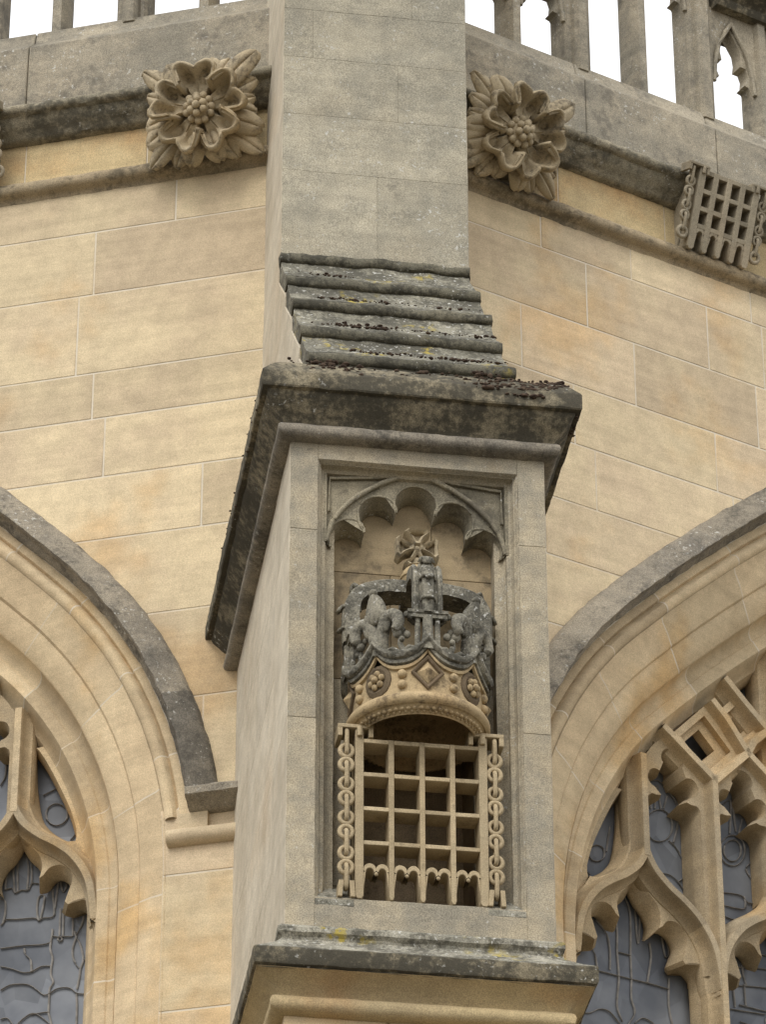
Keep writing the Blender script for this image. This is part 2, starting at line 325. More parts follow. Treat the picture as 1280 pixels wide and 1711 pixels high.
def arch_sweep(mb, P, prof, t0, spacing=None, phase=0, joint=.007, step=.035, rough=.0):
    """sweep (s, off) profile along the arch and mirror it about the window axis"""
    for mir in (0, 1):
        te = t_end(prof[0][0])
        ts = []; t = t0
        while t < te: ts.append(t); t += step if t > -1.0 and t < 3.2 else .12
        ts.append(te)
        cuts = []
        if spacing:
            b = t0 + phase
            while b < te - .05:
                cuts.append(b); b += spacing*(.85 + .3*noise.random())
            ts = [x for x in ts if all(abs(x - c) > joint for c in cuts)]
            for c in cuts: ts += [c - joint/2, c + joint/2]
            ts.sort()
        rows = []
        for t in ts:
            row = []
            for s, o in prof:
                tt = min(t, t_end(s)); p = arch(s, tt)
                row.append(P(2*UC - p.x if mir else p.x, p.y, o))
            rows.append(row)
        tints = []; cur = (R.random(), 0, R.random())
        for a, b in zip(ts, ts[1:]):
            mid = (a + b)/2
            if any(abs(mid - c) < joint*.3 for c in cuts):
                tints.append((.6, .95, .5)); cur = (R.random(), 0, R.random())
            else: tints.append(cur)
        mb.grid(rows, tints=tints)

def hmould(mb, P, prof, u0, u1, step=.04, tintjit=True):
    """horizontal moulding along a wall; prof of (off, z)"""
    us = frange(u0, u1 if u1 < 2.4 else 2.4, step) + ([u1] if u1 > 2.4 else [])
    mb.grid([[P(u, z, o) for o, z in prof] for u in us])

ASHLAR_A = [  # (z of the bed joint below, joints u) counted down from the string course, the wall left of the buttress
    (11.900, [.791, 1.66]), (11.582, [1.133, 2.1]), (11.190, [1.194, 2.2]), (10.966, [1.117, 1.95]), (10.683, [1.06, 2.1]),
    (10.388, [.647, 1.5]), (10.015, [1.2]), (9.62, [.9]), (9.14, [.62]), (8.86, []), (8.3, []), (7.75, []), (7.3, []), (6.7, []), (6.2, []), (5.6, []), (5.0, [])]
ASHLAR_B = [
    (11.948, [.876, 1.33, 1.95]), (11.622, [1.098, 1.713, 2.0]), (11.305, [.767, 1.328, 1.95]), (11.012, [1.017, 1.723]), (10.72, [1.114, 1.8]),
    (10.44, [.86]), (10.12, [.7]), (9.75, [.6]), (9.42, []), (9.14, [.62]), (8.86, []), (8.3, []), (7.75, []), (7.3, []), (6.7, []), (6.2, []), (5.6, []), (5.0, [])]

UEND = 4.9
_h = [(.0135, -.20), (.0165, -.207), (.0175, -.222), (.021, -.240), (.028, -.256), (.036, -.266), (.040, -.268), (.044, -.280), (.048, -.298), (.046, -.312), (.022, -.385)]
BAR = [(-a, d) for a, d in reversed(_h)] + _h
def bar(mb, P, pts, prof=BAR, tint=None, scale=1.0, dz=0.0, taper=0):
    """tracery bar along (u, z) points"""
    pts = [Vector(p) for p in pts]; rows = []
    for i, p in enumerate(pts):
        a = pts[i-1] if i else p; b = pts[i+1] if i < len(pts)-1 else p
        d = (b - a).normalized(); n = Vector((-d.y, d.x))
        if 0 < i < len(pts)-1:
            d1 = (p - a).normalized(); k = 1/max(.5, abs(Vector((-d1.y, d1.x)).dot(n)))
        else: k = 1
        e = min(1.0, (len(pts) - 1 - i)/taper) if taper else 1.0; sc = scale*k*(.35 + .65*e); dd = dz - .09*(1 - e)**2
        rows.append([P((p + n*q[0]*sc).x, (p + n*q[0]*sc).y, q[1] + dd) for q in prof])
    mb.grid(rows, tint or (R.random(), 0, R.random()), cv=True)

def arc_pts(c, r, a0, a1, n):
    return [Vector((c[0] + r*math.cos(a0 + (a1-a0)*i/n), c[1] + r*math.sin(a0 + (a1-a0)*i/n))) for i in range(n+1)]
def smooth_pts(pts, n=6):
    """Catmull-Rom through (u, z) points"""
    pts = [Vector(p) for p in pts]; o = []
    for i in range(len(pts)-1):
        p0 = pts[max(0, i-1)]; p1 = pts[i]; p2 = pts[i+1]; p3 = pts[min(len(pts)-1, i+2)]
        for k in range(n):
            t = k/n
            o.append(.5*((2*p1) + (p2-p0)*t + (2*p0-5*p1+4*p2-p3)*t*t + (3*p1-p0-3*p2+p3)*t**3))
    o.append(pts[-1]); return o
def resample(pts, n):
    L = [0]
    for a, b in zip(pts, pts[1:]): L.append(L[-1] + (b - a).length)
    o = []; j = 0
    for i in range(n+1):
        t = L[-1]*i/n
        while j < len(L)-2 and L[j+1] < t: j += 1
        k = (t - L[j])/max(1e-9, L[j+1]-L[j]); o.append(pts[j].lerp(pts[j+1], k))
    return o

def cusp_plate(mb, P, inner, outer, n=64, df=-.275, dm=-.342, db=-.388, inset=.034, tail=None):
    """stone plate between the bar line (outer) and the foiled opening (inner), splayed to front and back"""
    I = [Vector(q) for q in inner]; Od = resample([Vector(q) for q in outer], 240); O = []; j = 0
    for i, p in enumerate(I):                                   # nearest point of the outer line, never going back
        if i == len(I) - 1: j = 240
        elif i > 0:
            best = min(range(j, min(241, j + 60)), key=lambda q: (Od[q] - p).length); j = best
        O.append(Od[j])
    if tail: I.append(Vector(tail[0])); O.append(Vector(tail[1]))
    F = [p.lerp(o, min(.62, inset/max(1e-6, (o - p).length))) for p, o in zip(I, O)]
    rows = [[P(q.x, q.y, df) for q in O], [P(q.x, q.y, df) for q in F], [P(q.x, q.y, df*.45 + dm*.55 + .006) for q in [f.lerp(i, .45) for f, i in zip(F, I)]],
            [P(q.x, q.y, dm) for q in I], [P(q.x, q.y, dm - .014) for q in I], [P(q.x, q.y, db) for q in [f.lerp(i, .3) for f, i in zip(F, I)]], [P(q.x, q.y, db) for q in O]]
    mb.grid(rows, (R.random(), 0, R.random()))

def light_head(c):
    """ogee line and foiled opening of one main light, right half as seen with growing u"""
    D_ = .04
    og = smooth_pts([(c, 9.40), (c+.018, 9.357), (c+.05, 9.31), (c+.11, 9.257), (c+.175, 9.215), (c+.235, 9.165), (c+.285, 9.10), (c+.315, 9.035), (c+.331, 8.96), (c+.338, 8.90), (c+.343, 8.80), (c+.346, 8.70)], 6)
    foil = [Vector(p) for p in smooth_pts([(c, 9.287), (c+.028, 9.237), (c+.068, 9.192), (c+.085, 9.14), (c+.074, 9.09)], 4)]
    foil += arc_pts((c+.143, 9.082), .057, math.radians(172), math.radians(-32), 16)[1:]
    foil += [Vector((c+.168, 8.995))]
    foil += arc_pts((c+.222, 8.945), .056, math.radians(150), math.radians(0), 12)[1:] + [Vector((c+.279, 8.90)), Vector((c+.28, 8.86))]
    og = [Vector((q.x, q.y - (D_ if q.y > 8.85 else 0))) for q in og]; foil = [Vector((q.x, q.y - (D_ + .012 if q.y > 8.85 else 0))) for q in foil]
    return og, foil

def make_wall(side, name, label, courses, leads):
    P = wall_fn(side)
    root = thing(name, label, 'wall', loc=P(2.2, 0, 0))
    org = root.location.copy()
    def put(mb, nm, mat, par=root, **k): return mb.build(nm, mat, par, origin=org, **k)
    # ashlar blocks, clipped to the arch, each a shallow block proud of the mortar sheet
    blocks = MB(); ztop = 12.13; J = .0035
    for zb, joints in courses:
        us = [.30] + [j for j in joints] ; last = us[-1]
        while last < UEND - .9:
            last += R.uniform(.55, .95); us.append(last)
        us.append(UEND)
        s = .06 if zb > 9.1 else .235
        for a, b in zip(us, us[1:]):
            z0, z1 = zb + J, ztop - J
            tt = (R.random(), 0, R.random())
            for mir in (0, 1):
                # window to the far side of / near side of the block
                if mir == 0:
                    A, B = a + J, min(b - J, UC)
                    if A >= UC: continue
                else:
                    A, B = max(a + J, UC), b - J
                    if B <= UC: continue
                zs = frange(z0, z1, .04); right = []; 
                pts = []
                for z in zs:
                    e = arch_u(s, z)
                    lim = 9 if e is None else e
                    if mir == 0: pts.append((A, min(B, lim), z))
                    else: pts.append((max(A, 2*UC - lim if e is not None else -9), B, z))
                pts = [q for q in pts if q[1] - q[0] > .004]
                if len(pts) < 2: continue
                poly = [(q[0], q[2]) for q in pts] + [(q[1], q[2]) for q in reversed(pts)]
                # drop collinear points on the straight sides
                keep = []
                for i, q in enumerate(poly):
                    p0 = poly[i-1]; p2 = poly[(i+1) % len(poly)]
                    if abs((q[0]-p0[0])*(p2[1]-p0[1]) - (q[1]-p0[1])*(p2[0]-p0[0])) > 1e-7: keep.append(q)
                if len(keep) < 3: continue
                blocks.prism([P(u, z, 0) for u, z in keep], [P(u, z, -.03) for u, z in keep], tt)
        ztop = zb
    put(blocks, 'ashlar', 'wall_stone', bevel=.0025)
    # mortar bed behind the blocks
    mo = MB(); rows = []
    for z in frange(5.0, 12.9, .08):
        e = arch_u(.16 if z > 9.13 else .236, z); e = UC if e is None else e
        rows.append([P(.30, z, -.0022), P(min(e, UC), z, -.0022)])
    mo.grid(rows, (.6, 1, .5))
    rows = [[P(2*UC - (UC if arch_u(.16 if z > 9.13 else .236, z) is None else arch_u(.16 if z > 9.13 else .236, z)), z, -.0022), P(UEND, z, -.0022)] for z in frange(5.0, 12.9, .08)]
    mo.grid(rows, (.6, 1, .5))
    put(mo, 'mortar_bed', 'wall_stone')
    # string course (roll) under the frieze
    rl = MB(); hmould(rl, P, [(0, 12.195), (.022, 12.192), (.043, 12.180), (.052, 12.162), (.05, 12.143), (.038, 12.130), (.018, 12.126), (.006, 12.118), (0, 12.105)], .33, UEND, .03)
    rl.rough(.003, 25, .002, 90); put(rl, 'string_course', 'roll_stone', smooth=50)
    fz = MB(); us = [.33, .66, .923, 1.458, 1.78, 2.3, 2.9, 3.6, 4.2, UEND] if side < 0 else [.33, .64, .969, 1.514, 1.9, 2.4, 3.0, 3.7, UEND]
    for a, b in zip(us, us[1:]):
        fz.prism([P(a+.003, 12.17, .001), P(b-.003, 12.17, .001), P(b-.003, 12.47, .001), P(a+.003, 12.47, .001)],
                 [P(a+.003, 12.17, -.03), P(b-.003, 12.17, -.03), P(b-.003, 12.47, -.03), P(a+.003, 12.47, -.03)], tnt())
    put(fz, 'frieze', 'frieze_stone', bevel=.002)
    # cornice with weathered lip and cavetto
    co = MB(); hmould(co, P, [(0, 12.60), (.05, 12.575), (.118, 12.535), (.128, 12.522), (.128, 12.505), (.118, 12.492), (.10, 12.488), (.088, 12.465), (.066, 12.442), (.045, 12.428), (.04, 12.415), (.022, 12.405), (0, 12.402)], .33, UEND, .02)
    co.rough(.005, 18, .003, 70); put(co, 'cornice', 'cornice_stone', smooth=45)
    # pierced parapet
    pw = MB(); us = [.33, 1.468, 2.2, 3.1, 4.0, UEND] if side < 0 else [.33, 1.12, 1.807, 2.7, 3.6, UEND]
    for a, b in zip(us, us[1:]):
        prof = [(.012, 12.56), (.012, 12.93), (-.055, 13.0), (-.075, 13.075), (-.30, 13.075), (-.30, 12.56)]
        pw.prism([P(a+.002, z, o) for o, z in prof], [P(b-.002, z, o) for o, z in prof], tnt())
    par = put(pw, 'parapet', 'parapet_stone', bevel=.006)
    k = -1
    U0 = .385 if side < 0 else .502
    for i in range(-1, 15):
        u = U0 + .332*i
        if u < .2: continue
        if u > UEND: break
        pier = (i % 2 == 0); zh = lambda q: .34 if (q//2) % 2 else 0.0; top = 13.78 + max(zh(i), zh(i-1))
        w = .068 if pier else .034
        m = MB()
        plan = [(-w, -.20), (-w, -.115), (-w*.55, -.08), (w*.55, -.08), (w, -.115), (w, -.20), (w*.55, -.235), (-w*.55, -.235)]
        if pier: plan = [(-w, -.215), (-w, -.11), (-w*.82, -.095), (-w*.62, -.095), (-w*.52, -.075), (-w*.3, -.06), (w*.3, -.06), (w*.52, -.075), (w*.62, -.095), (w*.82, -.095), (w, -.11), (w, -.215), (w*.5, -.25), (-w*.5, -.25)]
        m.prism([P(u + a, 13.05, o) for a, o in plan], [P(u + a, top, o) for a, o in plan], tnt())
        m.build('pier' if pier else 'mullion', 'parapet_stone', par, origin=org, smooth=25)
        # cusped head of the opening that follows
        H = zh(i); h = MB(); a = u + w; b = u + .332 - (.034 if pier else .068); c = (a + b)/2; hw = (b - a)/2
        for sg in (-1, 1):
            inn = [Vector((c, 13.66))] + [Vector((c + sg*x*hw, z)) for x, z in ((.22, 13.615), (.45, 13.57), (.50, 13.52), (.44, 13.475))] + \
                  [Vector((c + sg*x*hw, z)) for x, z in ((.70, 13.475), (.80, 13.44), (.76, 13.40), (.60, 13.375), (.80, 13.37), (.94, 13.34), (1.0, 13.28))]
            ou = [Vector((c, 13.74))] + [Vector((c + sg*hw*1.04, z)) for z in (13.74, 13.70, 13.66, 13.60, 13.56, 13.52, 13.48, 13.44, 13.40, 13.36, 13.32)][:len(inn)-1]
            rows = [[P(q.x, q.y + H, o) for q in L] for L, o in ((ou, -.105), (inn, -.125), (inn, -.19), (ou, -.205))]
            h.grid(rows, tnt())
            mid = [Vector((c, 13.69))] + [Vector((c + sg*x*hw, z)) for x, z in ((.35, 13.62), (.68, 13.53), (.88, 13.43), (.97, 13.32))]
            h.tube([P(q.x, q.y + H, -.108) for q in mid], .011, 6)
        h.build('opening_head', 'parapet_stone', par, origin=org, smooth=40)
    cpr = [(-.30, 13.73), (-.06, 13.73), (-.05, 13.745), (-.05, 13.77), (-.03, 13.79), (.0, 13.80), (.03, 13.825), (.045, 13.85), (.045, 13.90), (-.02, 13.99), (-.15, 14.02), (-.28, 13.99), (-.36, 13.9), (-.36, 13.84), (-.30, 13.79), (-.30, 13.73)]
    q = 0
    while U0 + .664*q < UEND:
        H = .34 if q % 2 else 0.0; e = .075 if q % 2 else -.075
        u0, u1 = max(.33, U0 + .664*q - e), min(UEND, U0 + .664*(q+1) + e)
        cp = MB(); pr = [(o, z + H) for o, z in cpr]; hmould(cp, P, pr, u0, u1, .05)
        for uu in (u0, u1): cp.add([P(uu, z, o) for o, z in pr[:-1]], [tuple(range(len(pr) - 1))])
        put(cp, 'coping', 'dark_stone', par, smooth=40); q += 1
    # ---------------- window
    vo = MB(); arch_sweep(vo, P, [(.05, .002), (.115, .002), (.125, -.004), (.135, .002), (.16, .002), (.168, -.012), (.172, -.002), (.185, .014), (.20, .017), (.215, .010), (.226, -.004), (.233, -.02), (.245, -.022)], 9.12 - ZS, .48, .3)
    vo.rough(.0015, 20); 
    win = put(vo, 'window', 'arch_stone', smooth=40)
    sp = MB(); arch_sweep(sp, P, [(.225, .001), (.243, -.012), (.29, -.028), (.340, -.052), (.348, -.066), (.356, -.066), (.44, -.108), (.448, -.118)], -3.6, .50, .12)
    sp.rough(.0015, 20); put(sp, 'reveal', 'arch_stone', win, smooth=30)
    inn = MB(); arch_sweep(inn, P, [(.446, -.112), (.448, -.135), (.455, -.165), (.47, -.188), (.488, -.198), (.503, -.20), (.509, -.196), (.555, -.198), (.560, -.205), (.572, -.230), (.588, -.262), (.604, -.280), (.610, -.283), (.622, -.305), (.638, -.335), (.642, -.42)], -3.6, .43, .3)
    put(inn, 'inner_arch', 'arch_stone', win, smooth=30)
    hd = MB(); arch_sweep(hd, P, [(-.004, -.01), (.0, .022), (.012, .040), (.09, .092), (.101, .094), (.106, .085), (.108, .070), (.104, .055), (.112, .034), (.124, .018), (.128, -.01)], 9.15 - ZS, .75, .5, .004, .025)
    # label returns to the buttress at the springing
    for mir in (0, 1):
        f = (lambda u: 2*UC - u) if mir else (lambda u: u)
        prof = [(-.01, 9.212), (.03, 9.203), (.09, 9.180), (.102, 9.170), (.102, 9.142), (.09, 9.134), (.065, 9.128), (.035, 9.108), (.014, 9.102), (-.01, 9.100)]
        us = frange(.30, .655, .03)
        hd.grid([[P(f(u), z, o) for o, z in prof] for u in us])
        hd.add([P(f(.655), z, o) for o, z in prof], [tuple(range(len(prof)))])
    hd.rough(.005, 16, .003, 60); put(hd, 'hood_mould', 'hood_stone', win, smooth=45)
    lr = MB()
    for mir in (0, 1):
        f = (lambda u: 2*UC - u) if mir else (lambda u: u)
        prof = [(-.01, 9.045), (.02, 9.042), (.04, 9.028), (.046, 9.008), (.038, 8.988), (.018, 8.976), (-.01, 8.974)]
        us = frange(.30, .742, .03)
        lr.grid([[P(f(u), z, o) for o, z in prof] for u in us]); lr.add([P(f(.742), z, o) for o, z in prof], [tuple(range(len(prof)))])
        lr.box((.585, -.01, 8.98), (.70, .022, 9.103), lambda u, o, z: P(f(u), z, o))
    lr.rough(.002, 25); put(lr, 'label_roll', 'wall_stone', win, smooth=50)
    # tracery
    tr = MB(); cents = [1.435, 2.115, 2.785, 3.465]
    for m in (1.781, 2.45, 3.119):
        top = min(arch(.55, t_end(.55)).y, {1.781: 9.79, 2.45: 10.9, 3.119: 9.79}[m])
        bar(tr, P, [(m, z) for z in (5, 6.5, 7.8, 8.4)]); bar(tr, P, [(m, z) for z in (8.4, 8.9, 9.3)]); bar(tr, P, [(m, z) for z in (9.3, 9.55, top)])
    pl = MB()
    for c in cents:
        og, foil = light_head(c)
        for sg in (-1, 1):
            O = [Vector((c + sg*(q.x - c), q.y)) for q in og]; I = [Vector((c + sg*(q.x - c), q.y)) for q in foil]
            h = len(O)//2
            bar(tr, P, O[:h+1], dz=-.0015); bar(tr, P, O[h:], dz=-.0015, taper=12)
            # inner rim of the cusping follows the ogee
            pass
            cusp_plate(pl, P, I, [q for q in O if q.y > 8.815], tail=((c + sg*.28, 5.0), (c + sg*.335, 5.0)))
            if c in (cents[0], cents[-1]): pass
        zt = 9.36
        e = [9.79, 10.55, 10.55, 9.79][cents.index(c)]
        bar(tr, P, [(c, zt - .03), (c, (zt + e)/2), (c, e)])
    # straight-sided heads of the upper panels, lozenges over the mullions
    def both(pts):
        pts = [(u, z - .018) for u, z in pts]
        bar(tr, P, pts); bar(tr, P, [(2*UC - u, z) for u, z in pts])
    both([(1.785, 9.785), (1.70, 9.848), (1.575, 9.941), (1.54, 9.965)])
    both([(1.779, 9.775), (1.87, 9.868), (1.957, 9.958)])
    both([(1.957, 9.958), (2.05, 9.885), (2.112, 9.83)])
    both([(1.79, 10.16), (1.86, 10.09), (1.957, 9.958)])
    both([(1.86, 10.285), (1.96, 10.19), (2.066, 10.094), (2.25, 9.93)])
    both([(2.112, 9.83), (2.2, 9.87), (2.29, 9.958)]); both([(2.29, 9.958), (2.36, 9.89), (2.45, 9.78)])
    both([(1.957, 9.958), (1.99, 10.02), (2.066, 10.094)]); both([(2.066, 10.094), (2.2, 10.24), (2.45, 10.5)])
    def loz(c, w, h, k, ox=0, oz=0, df=-.245):
        """lozenge panel with a small lozenge hole"""
        for sgm in (0, 1):
            f = (lambda u: 2*UC - u) if sgm else (lambda u: u)
            O = [(c - w, 0), (c, h), (c + w, 0), (c, -h)]
            OO = [(f(u if abs(u-c) > 1e-6 else c), oz + z) for u, z in ((c - w, 0), (c, h), (c + w, 0), (c, -h))]
            II = [(f(c + ox + (u - c)*k), oz + z*k) for u, z in ((c - w, 0), (c, h), (c + w, 0), (c, -h))]
            MM = [(f(c + ox*.5 + (u - c)*(k+1)/2), oz + z*(k+1)/2) for u, z in ((c - w, 0), (c, h), (c + w, 0), (c, -h))]
            rows = []
            for L, d in ((OO, df), (MM, df), (MM, df - .03), (II, df - .03), (II, df - .08)):
                rows.append([P(u, z, d) for u, z in L])
            pl.grid(rows, tnt(), cv=True)
    loz(1.785, .175, .185, .42, -.02, 9.95)
    loz(1.957, .12, .13, .40, .01, 10.112)
    # trefoil heads of the upper panels
    def tref(c, hw, zsp, zap, long_):
        for sg in (-1, 1):
            I = arc_pts((c, zap - .128), .042, math.radians(90), math.radians(-38 if sg > 0 else 218), 9)
            I += arc_pts((c + sg*.070, zap - .230), .038, math.radians(120 if sg > 0 else 60), math.radians(-80 if sg > 0 else 260), 12)
            I += [Vector((c + sg*.046, zap - .298))] + arc_pts((c + sg*.080, zap - .335), .034, math.radians(110 if sg > 0 else 70), math.radians(0 if sg > 0 else 180), 6)
            ze = 8.90 if sg == long_ else 9.34
            I += [Vector((c + sg*.113, zap - .40)), Vector((c + sg*.113, ze))]
            O = [Vector((c, zap))] + [Vector((c + sg*hw*.5, (zap + zsp + .02)/2 + .03)), Vector((c + sg*hw, zsp + .02)), Vector((c + sg*hw, zsp - .12)), Vector((c + sg*hw, ze))]
            O2 = []
            n = len(I); LI = [0]
            for a, b in zip(I, I[1:]): LI.append(LI[-1] + (b-a).length)
            Od = resample(O, 200)
            for i in range(n):
                O2.append(Od[min(200, int(round(200*LI[i]/LI[-1])))])
            cusp_plate(pl, P, I, O2, df=-.248, dm=-.290, db=-.388, inset=.016)
    for c, lg in ((1.608, 1), (1.948, -1), (2.282, 1), (2.618, -1), (2.952, 1), (3.292, -1)): tref(c, .170, 9.74, 9.95, lg)
    # dagger spandrel by the jamb
    for mir in (0, 1):
        f = (lambda u: 2*UC - u) if mir else (lambda u: u)
        V = lambda L: [Vector((f(q[0]), q[1])) for q in L]
        D = smooth_pts([(1.43, 9.80), (1.43, 9.55), (1.405, 9.39), (1.35, 9.27), (1.28, 9.195), (1.19, 9.135), (1.12, 9.06)], 6)
        E_ = smooth_pts([(1.402, 9.645), (1.392, 9.50), (1.368, 9.37), (1.33, 9.305), (1.28, 9.262), (1.23, 9.235), (1.215, 9.228)], 6)
        cusp_plate(pl, P, V(E_), V(D), df=-.265, inset=.028)
        O = [(arch(.60, t).x, arch(.60, t).y) for t in frange(.22, 1.14, .03)]
        E_ = smooth_pts([(1.215, 9.228), (1.247, 9.34), (1.30, 9.46), (1.355, 9.57), (1.402, 9.645)], 6)
        cusp_plate(pl, P, V(E_), resample(V(O), len(E_) - 1), df=-.285, inset=.02)
    put(tr, 'tracery_bar', 'tracery_stone', win, smooth=30)
    put(pl, 'cusped_plate', 'tracery_stone', win, smooth=38)
    gl = MB(); gl.grid([[P(u, z, -.392) for u in frange(1.02, 2*UC - 1.02, .2)] for z in frange(5.0, 11.6, .2)])
    put(gl, 'glass', 'glass', win)
    ld = MB()
    lines = list(leads)
    for q_ in (1, 2, 3):                                    # irregular quarries of the farther lights
        for zk in range(14):
            z0 = 8.05 + .085*zk; u0 = 1.15 + .67*q_
            if q_ == 1 and side > 0: u0 += .16
            lines.append(smooth_pts([(u0 + .15*k, z0 + R.uniform(-.02, .02)) for k in range(5)], 3))
            for k in range(4):
                if R.random() < .6:
                    uu = u0 + R.uniform(.02, .56); lines.append(smooth_pts([(uu, z0), (uu + R.uniform(-.02, .02), z0 + .04), (uu + R.uniform(-.03, .03), z0 + .085)], 3))
    for q in (0, 1, 2, 3):                                  # bars and quarries of the lights outside the picture
        u0 = 1.11 + .67*q
        for z in (5.4, 5.8, 6.2, 6.6, 7.0, 7.4, 7.8): lines.append([(u0, z), (u0 + .3, z + .02), (u0 + .6, z)])
        if q > 1:
            pass
        for k in (.15, .3, .45): lines.append(smooth_pts([(u0 + k, 5.0), (u0 + k + .03, 5.9), (u0 + k - .03, 6.8), (u0 + k, 7.85)], 6))
    for l in lines:
        pts = smooth_pts(l, 4) if len(l) > 2 else [Vector(q) for q in l]
        ld.tube([P(q[0], q[1], -.386) for q in pts], .0043, 6, flat=.55)
    put(ld, 'lead_came', 'lead', win, smooth=80)
    return P

PA = make_wall(-1, 'apse_wall', 'honey ashlar wall with a grey hood mould, left of the crowned buttress', ASHLAR_A, LEADS_A)
PB = make_wall(+1, 'apse_wall', 'honey ashlar wall receding to the right of the crowned buttress', ASHLAR_B, LEADS_B)

# ------------------------------------------------------------------ the buttress
BR = thing('buttress', 'stone buttress with stepped mossy weathering and a niche in its face', 'buttress', loc=(0, .8, 0))
BO = BR.location.copy()
def bput(mb, nm, mat, par=None, **k): return mb.build(nm, mat, par or BR, origin=BO, **k)
W = .45; F = .354; ZT = 9.645

def wrap(prof, xb=W, yb=1.9, step=.03, x_only=None):
    """horizontal moulding on front and both sides of the shaft; prof of (out, z), mitred at the corners"""
    ys = list(reversed(frange(0, yb, step))); xs = frange(-1, 1, step/xb)
    rows = []
    for y in ys[:-1]:
        rows.append([(-xb - o, max(-o, y - o*(1 - y/yb)), z) for o, z in prof])
    for x in xs: rows.append([(x*(xb + o), -o, z) for o, z in prof])
    for y in reversed(ys[:-1]): rows.append([(xb + o, max(-o, y - o*(1 - y/yb)), z) for o, z in prof])
    return rows

# lower shaft: courses down to the ground
low = MB(); z = 7.50
for zb in (7.0, 6.5, 6.0, 5.5, 5.0, 4.4, 3.8, 3.2, 2.6, 2.0, 1.3, .6, 0):
    cut = R.uniform(-.15, .3)
    low.box((-W, 0, zb + .003), (cut - .003, 1.9, z - .003), tint=tnt()); low.box((cut + .003, 0, zb + .003), (W, 1.9, z - .003), tint=tnt()); z = zb
bput(low, 'lower_shaft', 'arch_stone', bevel=.004)
# body behind the niche: the pale sides
body = MB(); z = 9.74
for zb in (9.35, 8.98, 8.60, 8.22, 7.80, 7.50):
    cut = R.uniform(.75, 1.2)
    if z < 8.99 or True: pass
    body.box((-W, .40, zb + .0009), (W, cut - .0009, z - .0009), tint=tnt()); body.box((-W, cut + .0009, zb + .0009), (W, 1.9, z - .0009), tint=tnt()); z = zb
bput(body, 'shaft_body', 'pale_stone', bevel=.0008)
# niche jambs and head: front stones
jm = MB()
for sg in (-1, 1):
    z = ZT + .075
    for zb in (9.352, 8.602, 7.80):
        x0, x1 = sorted((sg*W, sg*F)); jm.dbox((x0, 0, zb + .0005), (x1, .40, z - .0005), tint=tnt()); z = zb
jm.dbox((-F, 0, ZT), (F, .40, ZT + .075), tint=tnt())
jm.dbox((-F, 0, 7.72), (F, .40, 7.932), tint=tnt())
jm.rough(.0016, 11, .0011, 55); bput(jm, 'niche_jamb', 'jamb_stone', bevel=.002)
for sg in (-1, 1):                                            # the pale returns of those stones, flush with the side of the shaft
    js = MB(); z = ZT + .075
    for zb in (9.352, 8.602, 7.80):
        js.dbox((sg*(W - .02), .006, zb + .0006), (sg*(W + .002), .397, z - .0006), tint=tnt()); z = zb
    js.rough(.0010, 11, .0008, 55); bput(js, 'side_facing', 'pale_stone', bevel=.001)
fr = MB()
prof = [(0, 0), (.004, .004), (.010, .018), (.013, .020), (.014, .034), (.020, .046), (.030, .052), (.034, .055), (.036, .072), (.048, .088), (.060, .096), (.0715, .098), (.0715, .40)]
zs = [7.86] + frange(7.9, ZT - .08, .03)
rows = []
for zz in zs: rows.append([(-F + a, y, zz) for a, y in prof])
rows.append([(-F + a, y, ZT - a*.62) for a, y in prof])
for x in frange(-.9, .9, .04): rows.append([(x*(F - a), y, ZT - a*.62) for a, y in prof])
rows.append([(F - a, y, ZT - a*.62) for a, y in prof])
for zz in reversed(zs): rows.append([(F - a, y, zz) for a, y in prof])
fr.grid(rows); fr.rough(.0015, 25, .001, 90)
bput(fr, 'niche_frame', 'jamb_stone', smooth=28)
bk = MB(); z = 9.74                                           # back wall of the niche above the opening
for zb in (9.29, 8.86):
    c = R.uniform(-.1, .15); bk.box((-.30, .165, zb + .001), (c - .001, .39, z - .001), tint=tnt()); bk.box((c + .001, .165, zb + .001), (.30, .39, z - .001), tint=tnt()); z = zb
bput(bk, 'niche_back', 'niche_stone', bevel=.002)
for sg in (-1, 1):                                            # and the strips of it behind the chains
    bk = MB(); z = 8.859
    for zb in (8.45, 8.06, 7.90):
        x0, x1 = sorted((sg*.212, sg*.30)); bk.box((x0, .165, zb + .001), (x1, .39, z - .001), tint=tnt()); z = zb
    bput(bk, 'niche_side', 'jamb_stone', bevel=.002)
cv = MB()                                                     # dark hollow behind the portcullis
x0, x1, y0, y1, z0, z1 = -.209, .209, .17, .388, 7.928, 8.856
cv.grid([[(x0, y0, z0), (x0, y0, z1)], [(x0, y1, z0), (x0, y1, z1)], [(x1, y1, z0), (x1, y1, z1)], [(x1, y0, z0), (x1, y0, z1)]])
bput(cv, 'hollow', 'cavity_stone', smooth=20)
# sloping sill ends beside the portcullis
for sg in (-1, 1):
    a, b = sorted((sg*.222, sg*F)); sl = MB()
    sl.prism([(a, -.001, 7.925), (a, .10, 8.015), (a, .165, 8.02), (a, .165, 7.9), (a, -.001, 7.9)], [(b, -.001, 7.925), (b, .10, 8.015), (b, .165, 8.02), (b, .165, 7.9), (b, -.001, 7.9)])
    bput(sl, 'niche_sill', 'sill_stone', bevel=.004)

